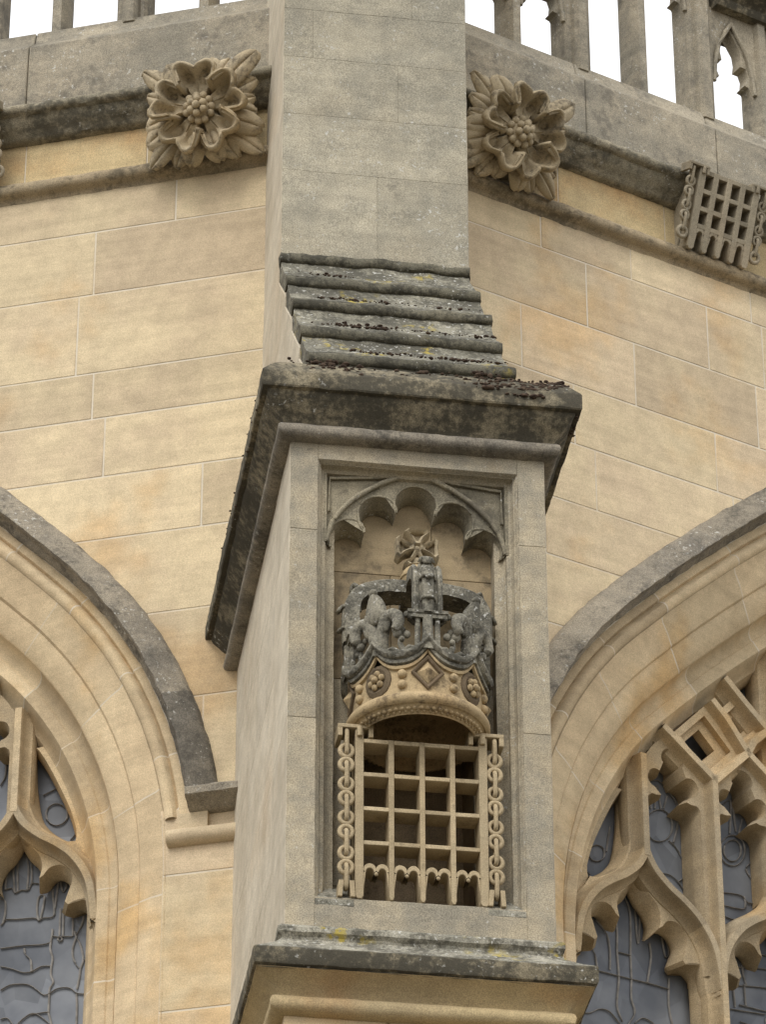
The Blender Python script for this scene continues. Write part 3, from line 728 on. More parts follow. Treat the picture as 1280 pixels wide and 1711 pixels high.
# cusped head of the niche: five foils
def foil_line(cs, r, zend, xend, n=10, tips=None):
    """polyline of touching circles from left springing to right springing (x, z)"""
    out_ = []
    C = [Vector(c) for c in cs]
    tips = [Vector((-xend, zend))] + [Vector(t) for t in tips] + [Vector((xend, zend))]
    for c, p, q in zip(C, tips, tips[1:]):
        a0 = math.atan2(p.y - c.y, p.x - c.x); a1 = math.atan2(q.y - c.y, q.x - c.x)
        while a0 < 0: a0 += 2*PI
        if a0 < PI*.6: a0 += 2*PI
        while a1 > a0: a1 -= 2*PI
        ra = (p - c).length; rb = (q - c).length
        for i in range(n+1):
            k = i/n; rr = r + (ra - r)*max(0, 1 - k*5)**1.3 + (rb - r)*max(0, k*5 - 4)**1.3
            out_.append(Vector((c.x + rr*math.cos(a0 + (a1-a0)*k), c.y + rr*math.sin(a0 + (a1-a0)*k))))
    return out_
cs = [(-.230, 9.372), (-.127, 9.476), (0.002, 9.530), (.131, 9.474), (.230, 9.372)]
back = foil_line(cs, .0555, 9.345, .2835, 14, [(-.180, 9.394), (-.067, 9.494), (.070, 9.494), (.178, 9.396)])
frnt = foil_line([(c[0]*1.01, c[1] + .004) for c in cs], .0750, 9.330, .300, 14, [(-.180, 9.400), (-.067, 9.490), (.070, 9.490), (.178, 9.402)])
def shrink_tip(fl, bl): return [Vector((f.x, f.y)) for f in fl]
archline = smooth_pts([(-.318, 9.345), (-.292, 9.432), (-.235, 9.512), (-.160, 9.575), (-.08, 9.622), (0, 9.652)], 8)
archline = archline + [Vector((-p.x, p.y)) for p in reversed(archline[:-1])]
ad = resample(archline, 300); al = []; j = 0
for i, p in enumerate(frnt):
    j = 300 if i == len(frnt) - 1 else (0 if i == 0 else min(range(301), key=lambda q: (ad[q] - p).length))
    al.append(ad[j])
hd = MB()
rows = [[(p.x, .055, p.y) for p in al], [(p.x*.9 + f.x*.1, .070, p.y*.9 + f.y*.1) for p, f in zip(al, frnt)], [(p.x, .072, p.y) for p in frnt],
        [(a.x*.7 + b.x*.3, .092, a.y*.7 + b.y*.3) for a, b in zip(frnt, back)], [(a.x*.3 + b.x*.7, .118, a.y*.3 + b.y*.7) for a, b in zip(frnt, back)], [(p.x, .145, p.y) for p in back], [(p.x, .172, p.y) for p in back]]
hd.grid(rows); hd.rough(.0015, 30)
hd.tube([(p.x, .071, p.y) for p in frnt], .0042, 6)
bput(hd, 'cusped_head', 'head_stone', smooth=40)
rib = MB(); rib.tube([(p.x, .058, p.y) for p in archline], .0095, 7); rib.rough(.0012, 40)
bput(rib, 'arch_rib', 'head_stone', smooth=80)
spn = MB()
n = len(archline); h = n//2
spn.grid([[(p.x, .074, p.y) for p in archline], [(p.x, .074, 9.66) for p in archline]])
for sg in (-1, 1):                                            # raised rims of the two sunk spandrels
    tri = [(sg*.306, 9.47), (sg*.306, 9.608), (sg*.075, 9.632)]
    spn.tube([(x, .062, z) for x, z in tri], .006, 6)
    spn.grid([[(sg*.345, .05, z), (sg*.316, .05, z), (sg*.314, .075, z)] for z in (9.34, 9.5, 9.66)])
bput(spn, 'spandrel', 'head_stone', smooth=50)

# sill course under the niche and cornice over it
sill = MB(); sill.grid(wrap([(-.05, 7.83), (.0, 7.818), (.016, 7.815), (.026, 7.803), (.026, 7.786), (.014, 7.774), (.012, 7.764), (.03, 7.744), (.07, 7.712), (.104, 7.690), (.112, 7.684)]))
sill.rough(.0028, 15, .0022, 75); bput(sill, 'sill_course', 'sill_stone', smooth=28)
slp = MB(); slp.grid(wrap([(.111, 7.685), (.1145, 7.680), (.1150, 7.632), (.112, 7.624), (.101, 7.620), (.100, 7.614)])); slp.rough(.0028, 15, .0022, 75); bput(slp, 'sill_lip', 'dark_stone', smooth=28)
sc = MB(); sc.grid(wrap([(.104, 7.6165), (.088, 7.608), (.066, 7.596), (.045, 7.578), (.030, 7.562), (.026, 7.552), (.036, 7.549), (.047, 7.540), (.051, 7.525), (.047, 7.508), (.034, 7.497), (.012, 7.493), (-.02, 7.490)]))
sc.rough(.0025, 18, .0012, 80); bput(sc, 'sill_cavetto', 'frieze_stone', smooth=40)
cor = MB(); cor.grid(wrap([(-.12, 10.03), (.02, 10.015), (.05, 10.008), (.078, 9.982), (.117, 9.930), (.1205, 9.922), (.120, 9.868), (.1165, 9.862), (.098, 9.861), (.096, 9.852), (.090, 9.842), (.080, 9.830), (.068, 9.816), (.054, 9.800), (.042, 9.786), (.033, 9.774), (.028, 9.766), (.030, 9.761)]))
cor.rough(.003, 12, .0028, 75); bput(cor, 'cornice', 'dark_stone', smooth=28)
crl = MB(); crl.grid(wrap([(.026, 9.764), (.040, 9.760), (.050, 9.748), (.053, 9.734), (.048, 9.719), (.034, 9.711), (.010, 9.708), (-.01, 9.707)]))
crl.rough(.003, 16, .002, 70); bput(crl, 'cornice_roll', 'hood_stone', smooth=50)

# stepped weathering
WX = .377
TY = [1.0, .785, .565, .340, .100]; TZ = [11.22, 10.955, 10.69, 10.41, 10.132]
wt = MB(); slope_ends = []
for i, (y, z) in enumerate(zip(TY, TZ)):
    ns = MB(); pr = [(y + .06, z + .049), (y + .022, z + .047), (y + .009, z + .043), (y + .001, z + .031), (y - .001, z + .016), (y + .003, z + .005), (y + .010, z + .000), (y + .022, z - .002), (y + .06, z - .002)]
    ns.grid([[(x, yy, zz_) for yy, zz_ in pr] for x in frange(-WX, WX, .012)])
    for x in (-WX, WX): ns.add([(x, yy, zz_) for yy, zz_ in pr], [tuple(range(len(pr)))])
    ns.rough(.006, 9, .0045, 45); bput(ns, 'nosing', 'nosing_stone', smooth=50)
    pr = [(y + .017, z + .004), (y + .014, z - .004)]
    if i < 4:
        ny, nz_ = TY[i+1] + .012, TZ[i+1] + .0455
        a0, b0 = y + .012, z - .012
        for k in (.12, .25, .4, .55, .7, .85, 1): pr.append((a0 + (ny - a0)*k + .012*math.sin(PI*k), b0 + (nz_ - b0)*k - .012*math.sin(PI*k)))
    else: pr += [(y + .03, z - .03), (y + .05, 9.95)]
    slope_ends.append(pr)
for pr in slope_ends:
    wt.grid([[(x*.988, yy, zz_) for yy, zz_ in pr] for x in frange(-WX, WX, .012)])
    for x in (-WX*.986, WX*.986): wt.add([(x, yy, zz_) for yy, zz_ in pr] + [(x, pr[-1][0] + .3, pr[-1][1]), (x, pr[0][0] + .2, pr[0][1])], [tuple(range(len(pr) + 2))])
wt.rough(.006, 9, .004, 45); bput(wt, 'weathering', 'weathering_stone', smooth=45)
for sg in (-1, 1):                                            # flat flanks, set just behind the nosings
    side = MB(); a, b = sorted((sg*.30, sg*(WX - .001)))
    fl = [(1.9, 11.26), (1.06, 11.26)] + [q for i in range(5) for q in ((TY[i] + .060, TZ[i] - .02), (TY[i] + .075, TZ[i] - .06))] + [(.20, 9.97), (1.9, 9.97)]
    side.prism([(a, y, z) for y, z in fl], [(b, y, z) for y, z in fl], (.5, 0, .5))
    bput(side, 'weathering_flank', 'pale_stone', bevel=.002)
# upper stage
up = MB(); UXW = .372
cz = [11.262, 11.680, 11.963, 12.252, 12.500, 12.80, 13.1, 13.5, 14.0, 14.6]
cx = [.008, None, .092, -.256, .15, -.1, .1, -.15, .05]
for a, b, c in zip(cz, cz[1:], cx):
    J = .0002
    sp_ = [(-UXW, UXW)] if c is None else [(-UXW, c - J), (c + J, UXW)]
    for x0, x1 in sp_: up.dbox((x0, 1.025, a + J), (x1, 1.50, b - J), tint=tnt())
    up.box((-UXW + .01, 1.5, a), (UXW - .01, 1.9, b), tint=(.5, 0, .5))
up.rough(.0016, 11, .0011, 55); bput(up, 'upper_shaft', 'grey_stone', bevel=.0012)
for sg in (-1, 1):
    us_ = MB(); x0, x1 = sorted((sg*(UXW - .02), sg*(UXW + .002)))
    for a, b in zip(cz, cz[1:]): us_.dbox((x0, 1.033, a + .0004), (x1, 1.9, b - .0004), tint=tnt())
    us_.rough(.0010, 11, .0008, 55); bput(us_, 'upper_side_facing', 'pale_stone', bevel=.001)

# moss cushions on the cornice and the steps
ms = MB(); RM = random.Random(3)
def cushion(x, y, z, r):
    n = 7; o = RM.random()*50; r *= .62
    def fn(px, py, pz):
        v = Vector((px, py, pz)); return v + noise.noise_vector((v*70) + Vector((o, 0, 0)))*r*.42
    ms.ball((x, y, z - r*.15), r, n + 3, (RM.uniform(.8, 1.5), 1, RM.uniform(.45, .75)), fn=fn)
for (cx_, cn, sp_, y0, z0, dy) in [(-.36, 9, .05, -.06, 10.0, .04), (-.28, 6, .05, -.06, 10.0, .03), (-.13, 3, .06, -.09, 9.955, .02), (.02, 3, .10, -.07, 9.99, .03),
        (.22, 10, .05, -.06, 10.0, .05), (.30, 8, .06, -.075, 9.98, .03), (.40, 22, .055, -.085, 9.965, .03), (.47, 12, .04, -.07, 9.985, .03), (.25, 5, .03, -.115, 9.93, .01), (.38, 6, .04, -.122, 9.90, .004)]:
    for i in range(int(cn*4.5)):
        x = cx_ + RM.gauss(0, sp_); y = y0 + RM.uniform(-dy, dy); z = z0 + (y - y0)*1.25
        cushion(x, y, z + .002, RM.choice((.005, .007, .009, .012, .018)))
def on_step(i, x, k):
    """point on the sloping face under nosing i, k=0 at the nosing below"""
    y = TY[i] + .026 + (TY[i+1] + .03 - TY[i] - .026)*(1-k); z = TZ[i] - .026 + (TZ[i+1] + .068 - TZ[i] + .026)*(1-k)
    return x, y - .005, z
for i, c, n_, s_ in [(0, -.2, 10, .05), (1, -.17, 8, .05), (1, -.05, 7, .07), (2, -.20, 14, .045), (2, -.08, 14, .04), (2, .1, 5, .12), (3, -.14, 6, .05), (3, .0, 8, .1), (3, .2, 12, .06), (3, .25, 8, .05), (2, .2, 3, .08), (1, .15, 4, .1), (2, .33, 4, .03)]:
    for q in range(int(n_*4)):
        x, y, z = on_step(i, max(-.36, min(.36, c + RM.gauss(0, s_))), abs(RM.gauss(0, .22)))
        cushion(x, y, z, RM.choice((.003, .004, .005, .006, .008, .012)))
for q in range(60):                                           # tufts hanging on the cornice's right side
    y = min(.6, -.1 + abs(RM.gauss(0, .16))); cushion(W + .112 + RM.uniform(-.014, .004), y, RM.uniform(9.84, 9.93), RM.choice((.004, .006, .008, .011)))
for q in range(16):
    y = RM.uniform(.0, 1.2); cushion(-W - .118, y, RM.uniform(9.85, 9.96), RM.uniform(.005, .011))
mo = bput(ms, 'moss', 'moss', smooth=80); mo['kind'] = 'stuff'

# ------------------------------------------------------------------ the carved crown
KC = Vector((.003, .07, 0))
KR = thing('crown', 'carved stone crown with arches, orb and cross, set in the niche', 'crown', loc=(KC.x, KC.y, 8.57))
KO = KR.location.copy()
def kput(mb, nm, mat, par=None, **k): return mb.build(nm, mat, par or KR, origin=KO, **k)
def cyl(th, r, z): return Vector((KC.x + r*math.sin(th), KC.y - r*math.cos(th), z))
def dg(a): return math.radians(a)
NB = 96
def revolve(prof, n=NB): return [[cyl(2*PI*i/n, r, z) for r, z in prof] for i in range(n)]
RB = .226
band = MB(); band.grid(revolve([(.192, 8.765), (.192, 8.580), (.196, 8.574), (.201, 8.573), (.203, 8.578), (.230, 8.601), (.233, 8.599), (.242, 8.604), (.2475, 8.614), (.2475, 8.626), (.242, 8.636), (.234, 8.639), (.2335, 8.644), (.227, 8.646), (RB, 8.66), (RB, 8.74), (RB + .002, 8.765), (.192, 8.765)]), cu=True)
lid = [cyl(2*PI*i/NB, .193, 8.742) for i in range(NB)]
band.add(lid, [tuple(range(NB))])
bd = kput(band, 'band', 'crown_stone', smooth=40)
bead = MB()
for i in range(64):
    th = 2*PI*i/64
    bead.ball(cyl(th, .217, 8.588), .0085, 8, (1, 1, .8))
    bead.ball(cyl(th + PI/64, .209, 8.580), .0045, 6)
kput(bead, 'bead_row', 'crown_stone', bd, smooth=80)
# scalloped rim: eight ogee cups
def rimz(th):
    k = (th/dg(45)) % 1.0; return 8.772 + .064*(abs(2*k - 1))**2.4
rows = []; n = 240
for i in range(n):
    th = 2*PI*i/n; z = rimz(th); r = RB + .006
    rows.append([cyl(th, r, z - .024), cyl(th, r + .012, z - .022), cyl(th, r + .014, z - .013), cyl(th, r + .011, z - .007), cyl(th, r + .024, z - .004), cyl(th, r + .030, z + .006), cyl(th, r + .028, z + .018), cyl(th, r + .016, z + .024), cyl(th, r + .004, z + .022), cyl(th, r - .018, z + .020), cyl(th, r - .030, z - .01), cyl(th, r - .030, 8.70), cyl(th, r - .012, 8.70)])
rim = MB(); rim.grid(rows, cu=True); rim.rough(.0012, 50)
kput(rim, 'scalloped_rim', 'crown_lichen', smooth=45)
# thin cream fillet under the rim
rows = [[cyl(2*PI*i/n, RB, rimz(2*PI*i/n) - .042), cyl(2*PI*i/n, RB + .010, rimz(2*PI*i/n) - .040), cyl(2*PI*i/n, RB + .012, rimz(2*PI*i/n) - .030), cyl(2*PI*i/n, RB + .004, rimz(2*PI*i/n) - .024)] for i in range(n)]
fil = MB(); fil.grid(rows, cu=True); kput(fil, 'rim_fillet', 'crown_stone', smooth=40)
# jewels: lozenges at the crosses, flowers at the leaves, pearls between
for a in (-90, 0, 90, 180):
    th0 = dg(a)
    def q(x, z, o, th0=th0): return cyl(th0 + x/RB, RB + o, z)
    z0 = 8.717
    fm = MB(); fm.grid([[q(x*s_, z0 + y*s_, o) for x, y in ((-.056, 0), (0, .066), (.056, 0), (0, -.066))] for s_, o in ((1.0, -.004), (1.0, .010), (.90, .013), (.78, .010), (.70, .003))], cv=True)
    jw = kput(fm, 'lozenge_jewel', 'jewel_stone', smooth=20)
    pm = MB(); c4 = [q(x, z0 + y, .003) for x, y in ((-.034, 0), (0, .042), (.034, 0), (0, -.042))]
    pm.add(c4 + [q(0, z0 + .004, .030)], [(0, 1, 4), (1, 2, 4), (2, 3, 4), (3, 0, 4)])
    pm.build('pyramid', 'crown_stone', jw, origin=KO, smooth=10)
for a in (-135, -45, 45, 135):
    th0 = dg(a); z0 = 8.706
    def q(x, z, o, th0=th0): return cyl(th0 + x/RB, RB + o, z)
    d = MB(); d.grid([[q(rr*math.cos(2*PI*k/16), z0 + rr*1.15*math.sin(2*PI*k/16), o) for k in range(16)] for rr, o in ((.055, -.003), (.052, .004), (.040, .010), (.030, .004), (.001, .003))], cv=True)
    fl = kput(d, 'flower_jewel', 'jewel_stone', smooth=40)
    pt = MB()
    for k in range(6):
        an = 2*PI*k/6 + .3; pt.ball(q(.0215*math.cos(an), z0 + .025*math.sin(an), .010), .0115, 10, (1, 1, 1.1))
    pt.ball(q(0, z0, .018), .013, 10)
    pt.build('flower', 'crown_stone', fl, origin=KO, smooth=80)
for i in range(8):
    th = dg(22.5 + 45*i)
    for z in (8.673, 8.714):
        p = MB(); p.ball(cyl(th + dg(.8), RB + .004, z), .0165, 12); kput(p, 'pearl', 'crown_stone', smooth=80)
# acanthus leaves curling over in the cups, with berries
def leaf(th0, sgn):
    m = MB()
    sp = smooth_pts3([(.012, .004, 8.80), (.016, .014, 8.86), (.022, .020, 8.905), (.042, .028, 8.940), (.068, .036, 8.945), (.086, .042, 8.920), (.084, .044, 8.892), (.074, .042, 8.880)], 4)
    rows = []; n = len(sp)
    for i, p in enumerate(sp):
        k = i/(n-1); w = (.020 + .012*math.sin(PI*k))*(1 - .35*k); th = .012
        d = (sp[min(n-1, i+1)] - sp[max(0, i-1)]); d.y = 0; d.normalize(); nx, nz_ = -d.z, d.x
        row = []
        for j in range(10):
            an = 2*PI*j/10; la = w*math.cos(an); ra = th*math.sin(an)*1.3 - .010*math.cos(an)**2
            row.append(cyl(th0 + sgn*(p.x + nx*la)/.235, .212 + p.y + ra, p.z + nz_*la))
        rows.append(row)
    m.grid(rows, cv=True); m.add(rows[-1], [tuple(range(10))])
    return m
def smooth_pts3(pts, n):
    pts = [Vector(p) for p in pts]; o = []
    for i in range(len(pts)-1):
        p0 = pts[max(0, i-1)]; p1 = pts[i]; p2 = pts[i+1]; p3_ = pts[min(len(pts)-1, i+2)]
        for k in range(n):
            t = k/n; o.append(.5*((2*p1) + (p2-p0)*t + (2*p0-5*p1+4*p2-p3_)*t*t + (3*p1-p0-3*p2+p3_)*t**3))
    o.append(pts[-1]); return o
for c in range(8):
    base = dg(45*c)
    # cup between a cross (even) and a leaf stem (odd): scroll grows from the odd side
    odd = base if c % 2 else base + dg(45)
    sgn = 1 if c % 2 else -1
    m = leaf(odd, sgn); m.rough(.003, 40)
    o = kput(m, 'curled_leaf', 'crown_lichen', smooth=80)
    b = MB(); mid = base + dg(22.5)
    for dx, dr, z, r in ((.012, .018, 8.872, .0165), (-.020, .012, 8.868, .014), (.002, .004, 8.893, .015), (.026, .008, 8.893, .011), (-.004, .02, 8.848, .011)):
        b.ball(cyl(mid - sgn*dx/.235, .215 + dr, z), r, 10)
    b.tube([cyl(mid + sgn*.01/.235, .216, 8.80), cyl(mid - sgn*.004/.235, .226, 8.835), cyl(mid - sgn*.002/.235, .226, 8.87)], [.013, .010, .008], 8)
    for k in (-1, 1): b.tube([cyl(mid, .228, 8.795), cyl(mid + k*.03/.235, .236, 8.815), cyl(mid + k*.055/.235, .238, 8.812)], [.010, .008, .003], 6)
    kput(b, 'berry_cluster', 'crown_lichen', smooth=80)
for a in (-135, -45, 45, 135):                                 # upright leaves
    th0 = dg(a); m = MB()
    m.tube([cyl(th0, .226, 8.80), cyl(th0, .228, 8.86), cyl(th0, .222, 8.90)], [.022, .017, .016], 10)
    tv = Vector((math.cos(th0), math.sin(th0), 0)); rv = Vector((math.sin(th0), -math.cos(th0), 0))
    def bud(c, w, d, h, lean, ridge, m=m, tv=tv, rv=rv):
        def fn(x, y, z):
            ph = math.atan2(y, x); k = 1 + ridge*math.cos(5*ph)*(1 - abs(z))
            return c + tv*(x*w*k*(1 - .35*z)) + rv*(y*d*k + lean*z*z*(1 if z > 0 else 0)) + Vector((0, 0, z*h))
        m.ball((0, 0, 0), 1, 20, fn=fn)
    bud(cyl(th0, .232, 8.985), .036, .026, .062, .022, .13)
    bud(cyl(th0, .252, 9.046), .017, .014, .014, 0, .05)
    for sg in (-1, 1): bud(cyl(th0 + sg*.14, .232, 8.925), .020, .018, .040, .02, .10)
    m.rough(.003, 45)
    kput(m, 'upright_leaf', 'crown_lichen', smooth=80)
# crosses: shaft and capped arms, carrying the arches
for a in (-90, 0, 90, 180):
    th0 = dg(a)
    def q(x, o, z, th0=th0): return cyl(th0, .222 + o, z) + Vector((math.cos(th0), math.sin(th0), 0))*x
    m = MB()
    secs = [(-.017, 0), (-.017, .020), (-.009, .031), (.009, .031), (.017, .020), (.017, 0)]
    m.grid([[q(x*w, o, z) for x, o in secs] for z, w in ((8.80, 1.6), (8.84, 1.2), (8.87, 1.0), (8.93, 1.0))])
    for x0 in (-.034, .034): m.tube([q(x0, .006, 8.78), q(x0, .006, 8.93)], .010, 8)
    m.box((-.066, -.012, 8.925), (.066, .022, 8.940), lambda x, o, z: q(x, o, z)); m.box((-.070, -.012, 8.940), (.070, .027, 8.952), lambda x, o, z: q(x, o, z))
    for sg in (-1, 1):
        m.ball(q(sg*.070, .010, 8.938), .0125, 8); m.ball(q(sg*.060, .014, 8.927), .009, 8)
        m.grid([[q(sg*x, o, z) for o in (-.012, .016)] for x, z in ((.017, 8.925), (.03, 8.905), (.05, 8.912), (.066, 8.928))])
    m.rough(.0015, 50); kput(m, 'cross', 'crown_lichen', smooth=35)
    # arch: band of three ribs from the cross to the orb
    path = smooth_pts([(.236, 8.945), (.240, 9.01), (.238, 9.07), (.222, 9.118), (.185, 9.150), (.13, 9.168), (.06, 9.176), (.02, 9.178)], 5)
    r_ = MB(); rows = []
    for i, p in enumerate(path):
        d = (path[min(len(path)-1, i+1)] - path[max(0, i-1)]).normalized(); nn = Vector((d.y, -d.x))
        if nn.dot(p - Vector((.0, 8.95))) < 0: nn = -nn
        row = []
        sc_ = 1 if p.x > .1 else .75 + .25*p.x/.1
        for x, o in ((-.050, -.034), (-.050, .010), (-.043, .017), (-.034, .012), (-.031, .001), (-.022, .001), (-.019, .014), (-.010, .021), (.010, .021), (.019, .014), (.022, .001), (.031, .001), (.034, .012), (.043, .017), (.050, .010), (.050, -.034)):
            w = p + nn*o; row.append(cyl(th0, w.x, w.y) + Vector((math.cos(th0), math.sin(th0), 0))*x*sc_)
        rows.append(row)
    r_.grid(rows, cv=True); r_.rough(.0018, 40)
    ar = kput(r_, 'crown_arch', 'crown_lichen', smooth=40)
    # crocket leaves curling off the arch
    for (r0, z0, tx, tz, s_) in ((.248, 8.985, .026, .014, 1.2), (.247, 9.06, .028, .024, 1.5), (.216, 9.14, .016, .034, 1.5)):
        c_ = MB(); rows = []
        for i in range(9):
            k = i/8; an = -.4 + 3.4*k; rr = .013*s_*(1 - .35*k)
            rad = r0 + tx*k*1.2 + rr*math.sin(an)*.5; zz = z0 + tz*(1 - (k - .45)**2*2) + rr*math.cos(an)*.35
            w = .028*(1 - .55*k)
            rows.append([cyl(th0, rad - .006*t*t, zz) + Vector((math.cos(th0), math.sin(th0), 0))*t*w for t in (-1, -.5, 0, .5, 1)])
        c_.grid(rows); c_.rough(.0015, 50); c_.build('crocket', 'crown_lichen', ar, origin=KO, smooth=80, solid=.011)
    # small hooded leaf at the crest of each arch
    hl = MB()
    hl.tube([cyl(th0, .205, 9.13) + Vector((math.cos(th0), math.sin(th0), 0))*x + Vector((0, 0, z)) for x, z in ((-.026, -.07), (-.026, .0), (-.02, .024), (-.008, .038), (.0, .042), (.008, .038), (.02, .024), (.026, .0), (.026, -.07))], .0085, 7)
    hl.ball(cyl(th0, .208, 9.138), .017, 10, (1, 1, 1.3)); hl.rough(.001, 60)
    hl.build('hooded_leaf', 'crown_lichen', ar, origin=KO, smooth=80)
# orb and cross
ob = MB(); ob.ball((KC.x, KC.y, 9.225), .054, 24, (1, 1, .95))
ob.grid([[Vector((KC.x + r*math.cos(2*PI*k/24), KC.y + r*math.sin(2*PI*k/24), z)) for k in range(24)] for r, z in ((.052, 9.218), (.0575, 9.221), (.0575, 9.229), (.052, 9.232))], cv=True)
kput(ob, 'orb', 'crown_stone', smooth=50)
ct = MB(); cz0 = 9.338; CS = 1.28
for k in range(4):
    an = k*PI/2
    def rot(x, z, an=an): return Vector((x*math.cos(an) - z*math.sin(an), x*math.sin(an) + z*math.cos(an)))
    O = [(-.009, .006), (-.012, .016), (-.019, .032), (-.036, .050), (-.026, .060), (0, .057), (.026, .060), (.036, .050), (.019, .032), (.012, .016), (.009, .006)]
    I = [(-.002, .022), (-.006, .030), (-.011, .038), (-.020, .045), (-.014, .049), (0, .047), (.014, .049), (.020, .045), (.011, .038), (.006, .030), (.002, .022)]
    O = [rot(*p) for p in O]; I = [rot(*p) for p in I]
    P3 = lambda L, y: [(KC.x + p.x*CS, KC.y + y*CS, cz0 + p.y*CS) for p in L]
    ct.grid([P3(O, .018), P3(O, -.018), P3([o.lerp(i, .35) for o, i in zip(O, I)], -.027), P3(I, -.018), P3(I, -.004)], cv=True)
    ct.add(P3(I, -.004), [tuple(range(11))]); ct.add(P3(O, .018), [tuple(range(11))])
ct.ball((KC.x, KC.y - .014, cz0), .014, 10); ct.tube([(KC.x, KC.y, 9.26), (KC.x, KC.y, 9.30)], .022, 12)
kput(ct, 'top_cross', 'carved_stone', smooth=40)

# ------------------------------------------------------------------ portcullises: the large one in the niche, two badges on the cornice
def link_mesh(s=1.0):
    """figure-of-eight link in the plane of the grille, local origin at its middle (x right, y into the wall, z up)"""
    m = MB()
    for dz in (-.0265, .0265):
        m.tube([(.0215*s*math.cos(2*PI*k/20), 0, dz*s + .0225*s*math.sin(2*PI*k/20)) for k in range(20)], .0085*s, 8, closed=True, ref=(0, 1, 0))
    return m
def edge_mesh(s=1.0, L=.046):
    m = MB()
    pts = [(0, .014*s*math.cos(2*PI*k/16), (L*s if math.sin(2*PI*k/16) > 0 else -L*s)*.62 + .016*s*math.sin(2*PI*k/16)) for k in range(16)]
    m.tube(pts, .0078*s, 8, closed=True, ref=(1, 0, 0)); return m
def portcullis(root, xs, zs, ztop, zbot, w, wo, depth, hb, arches, chain_x, chain_z, mat, s=1.0, fronts=0.0):
    ZTOP = ztop
    gm = MB()
    def bx(a, b): gm.box(a, b, tint=tnt())
    n = len(xs)
    for i, x in enumerate(xs):
        ww = wo if i in (0, n-1) else w
        ztop = ZTOP if i in (0, n-1) else zs[0] + hb/2
        gm.prism([(x - ww/2, fronts, zbot + .012*s), (x - ww*.25, fronts, zbot), (x + ww*.25, fronts, zbot), (x + ww/2, fronts, zbot + .012*s), (x + ww/2, fronts, ztop), (x - ww/2, fronts, ztop)],
                 [(x - ww/2, fronts + depth, zbot + .012*s), (x - ww*.25, fronts + depth, zbot), (x + ww*.25, fronts + depth, zbot), (x + ww/2, fronts + depth, zbot + .012*s), (x + ww/2, fronts + depth, ztop), (x - ww/2, fronts + depth, ztop)], tnt())
    ztop = ZTOP
    for z in zs:
        for a, b, ia in zip(xs, xs[1:], range(n)):
            la = (wo if ia == 0 else w)/2; lb = (wo if ia == n-2 else w)/2
            bx((a + la - .001, fronts + .002, z - hb/2), (b - lb + .001, fronts + depth - .003, z + hb/2))
    # arched feet between the bars
    for ia, (a, b) in enumerate(zip(xs, xs[1:])):
        la = (wo if ia == 0 else w)/2; lb = (wo if ia == n-2 else w)/2
        x0, x1 = a + la, b - lb; rr = (x1 - x0)/(2*arches)
        zc = zs[-1] - (zs[-2] - zs[-1])*.86 if arches == 2 else zs[-1] - .045*s
        t = .0075*s
        for k in range(arches):
            c = x0 + rr*(2*k + 1); rows = []
            for q in range(15):
                an = PI*q/14
                i_ = ((rr - t)*math.cos(an), (rr - t)*1.15*math.sin(an)); o_ = ((rr + t*.15)*math.cos(an), (rr + t*.15)*1.15*math.sin(an) + (t if arches == 2 else .012*s))
                rows.append([(c + o_[0], fronts + .003, zc + o_[1]), (c + i_[0], fronts + .003, zc + i_[1]), (c + i_[0], fronts + depth - .004, zc + i_[1]), (c + o_[0], fronts + depth - .004, zc + o_[1])])
            gm.grid(rows, cv=True)
            if arches == 2 and k == 0:
                gm.ball((c + rr, fronts + .008, zc - .004*s), .0075*s, 8)
        if arches == 2:                                         # jambs of the feet tapering down the bars
            for sg, xe in ((1, x0), (-1, x1)):
                gm.prism([(xe, fronts + .003, zc), (xe + sg*t, fronts + .003, zc), (xe, fronts + .003, zbot + .03)], [(xe, fronts + depth - .004, zc), (xe + sg*t, fronts + depth - .004, zc), (xe, fronts + depth - .004, zbot + .03)])
        else:
            for sg, xe in ((1, x0), (-1, x1)):
                gm.prism([(xe, fronts + .003, zc), (xe + sg*t, fronts + .003, zc), (xe, fronts + .003, zbot + .012)], [(xe, fronts + depth - .004, zc), (xe + sg*t, fronts + depth - .004, zc), (xe, fronts + depth - .004, zbot + .012)])
    gm.rough(.0012, 35)
    gm.build('grille', mat, root, bevel=.002*s, smooth=30)
    lk = el = None
    for sg in (-1, 1):
        x = sg*chain_x
        st = MB()
        zt = ztop + .015*s
        a, b = x - .029*s, x + .029*s + .0
        c0, c1 = (x - .031*s, x + .090*s) if sg < 0 else (x - .090*s, x + .031*s)
        st.box((c0, fronts - .006, zt - .014*s), (c1, fronts + depth, zt)); 
        for e in (c0, c1): st.box((e - (0 if e == c0 else .016*s), fronts - .005, zt - .046*s), (e + (.016*s if e == c0 else 0), fronts + depth, zt - .013*s))
        st.tube([(sg*abs(xs[0]), fronts - .004, zt - .045*s), (sg*abs(xs[0]), fronts - .004, zt - .008*s)], .010*s, 8)
        st.build('staple', mat, root, bevel=.002*s, smooth=40)
        ch = MB(); ch.tube([(x, fronts + .012, zt - .03*s), (x, fronts + .012, zt - .012*s)], .008*s, 8)
        cho = ch.build('chain', mat, root, smooth=60)
        cho.location = (0, 0, 0)
        zl = chain_z
        for i, zc in enumerate(zl):
            if lk is None:
                lk = link_mesh(s).build('link', mat, cho, smooth=80); el = None; o = lk
            else:
                o = lk.copy(); COL.objects.link(o); o.parent = cho
            o.location = (x, fronts + .014, zc)
        gaps = [((zt - .02*s) + zl[0] + .026*s)/2 - .004*s] + [(p + q)/2 for p, q in zip(zl, zl[1:])] + [zl[-1] - .062*s]
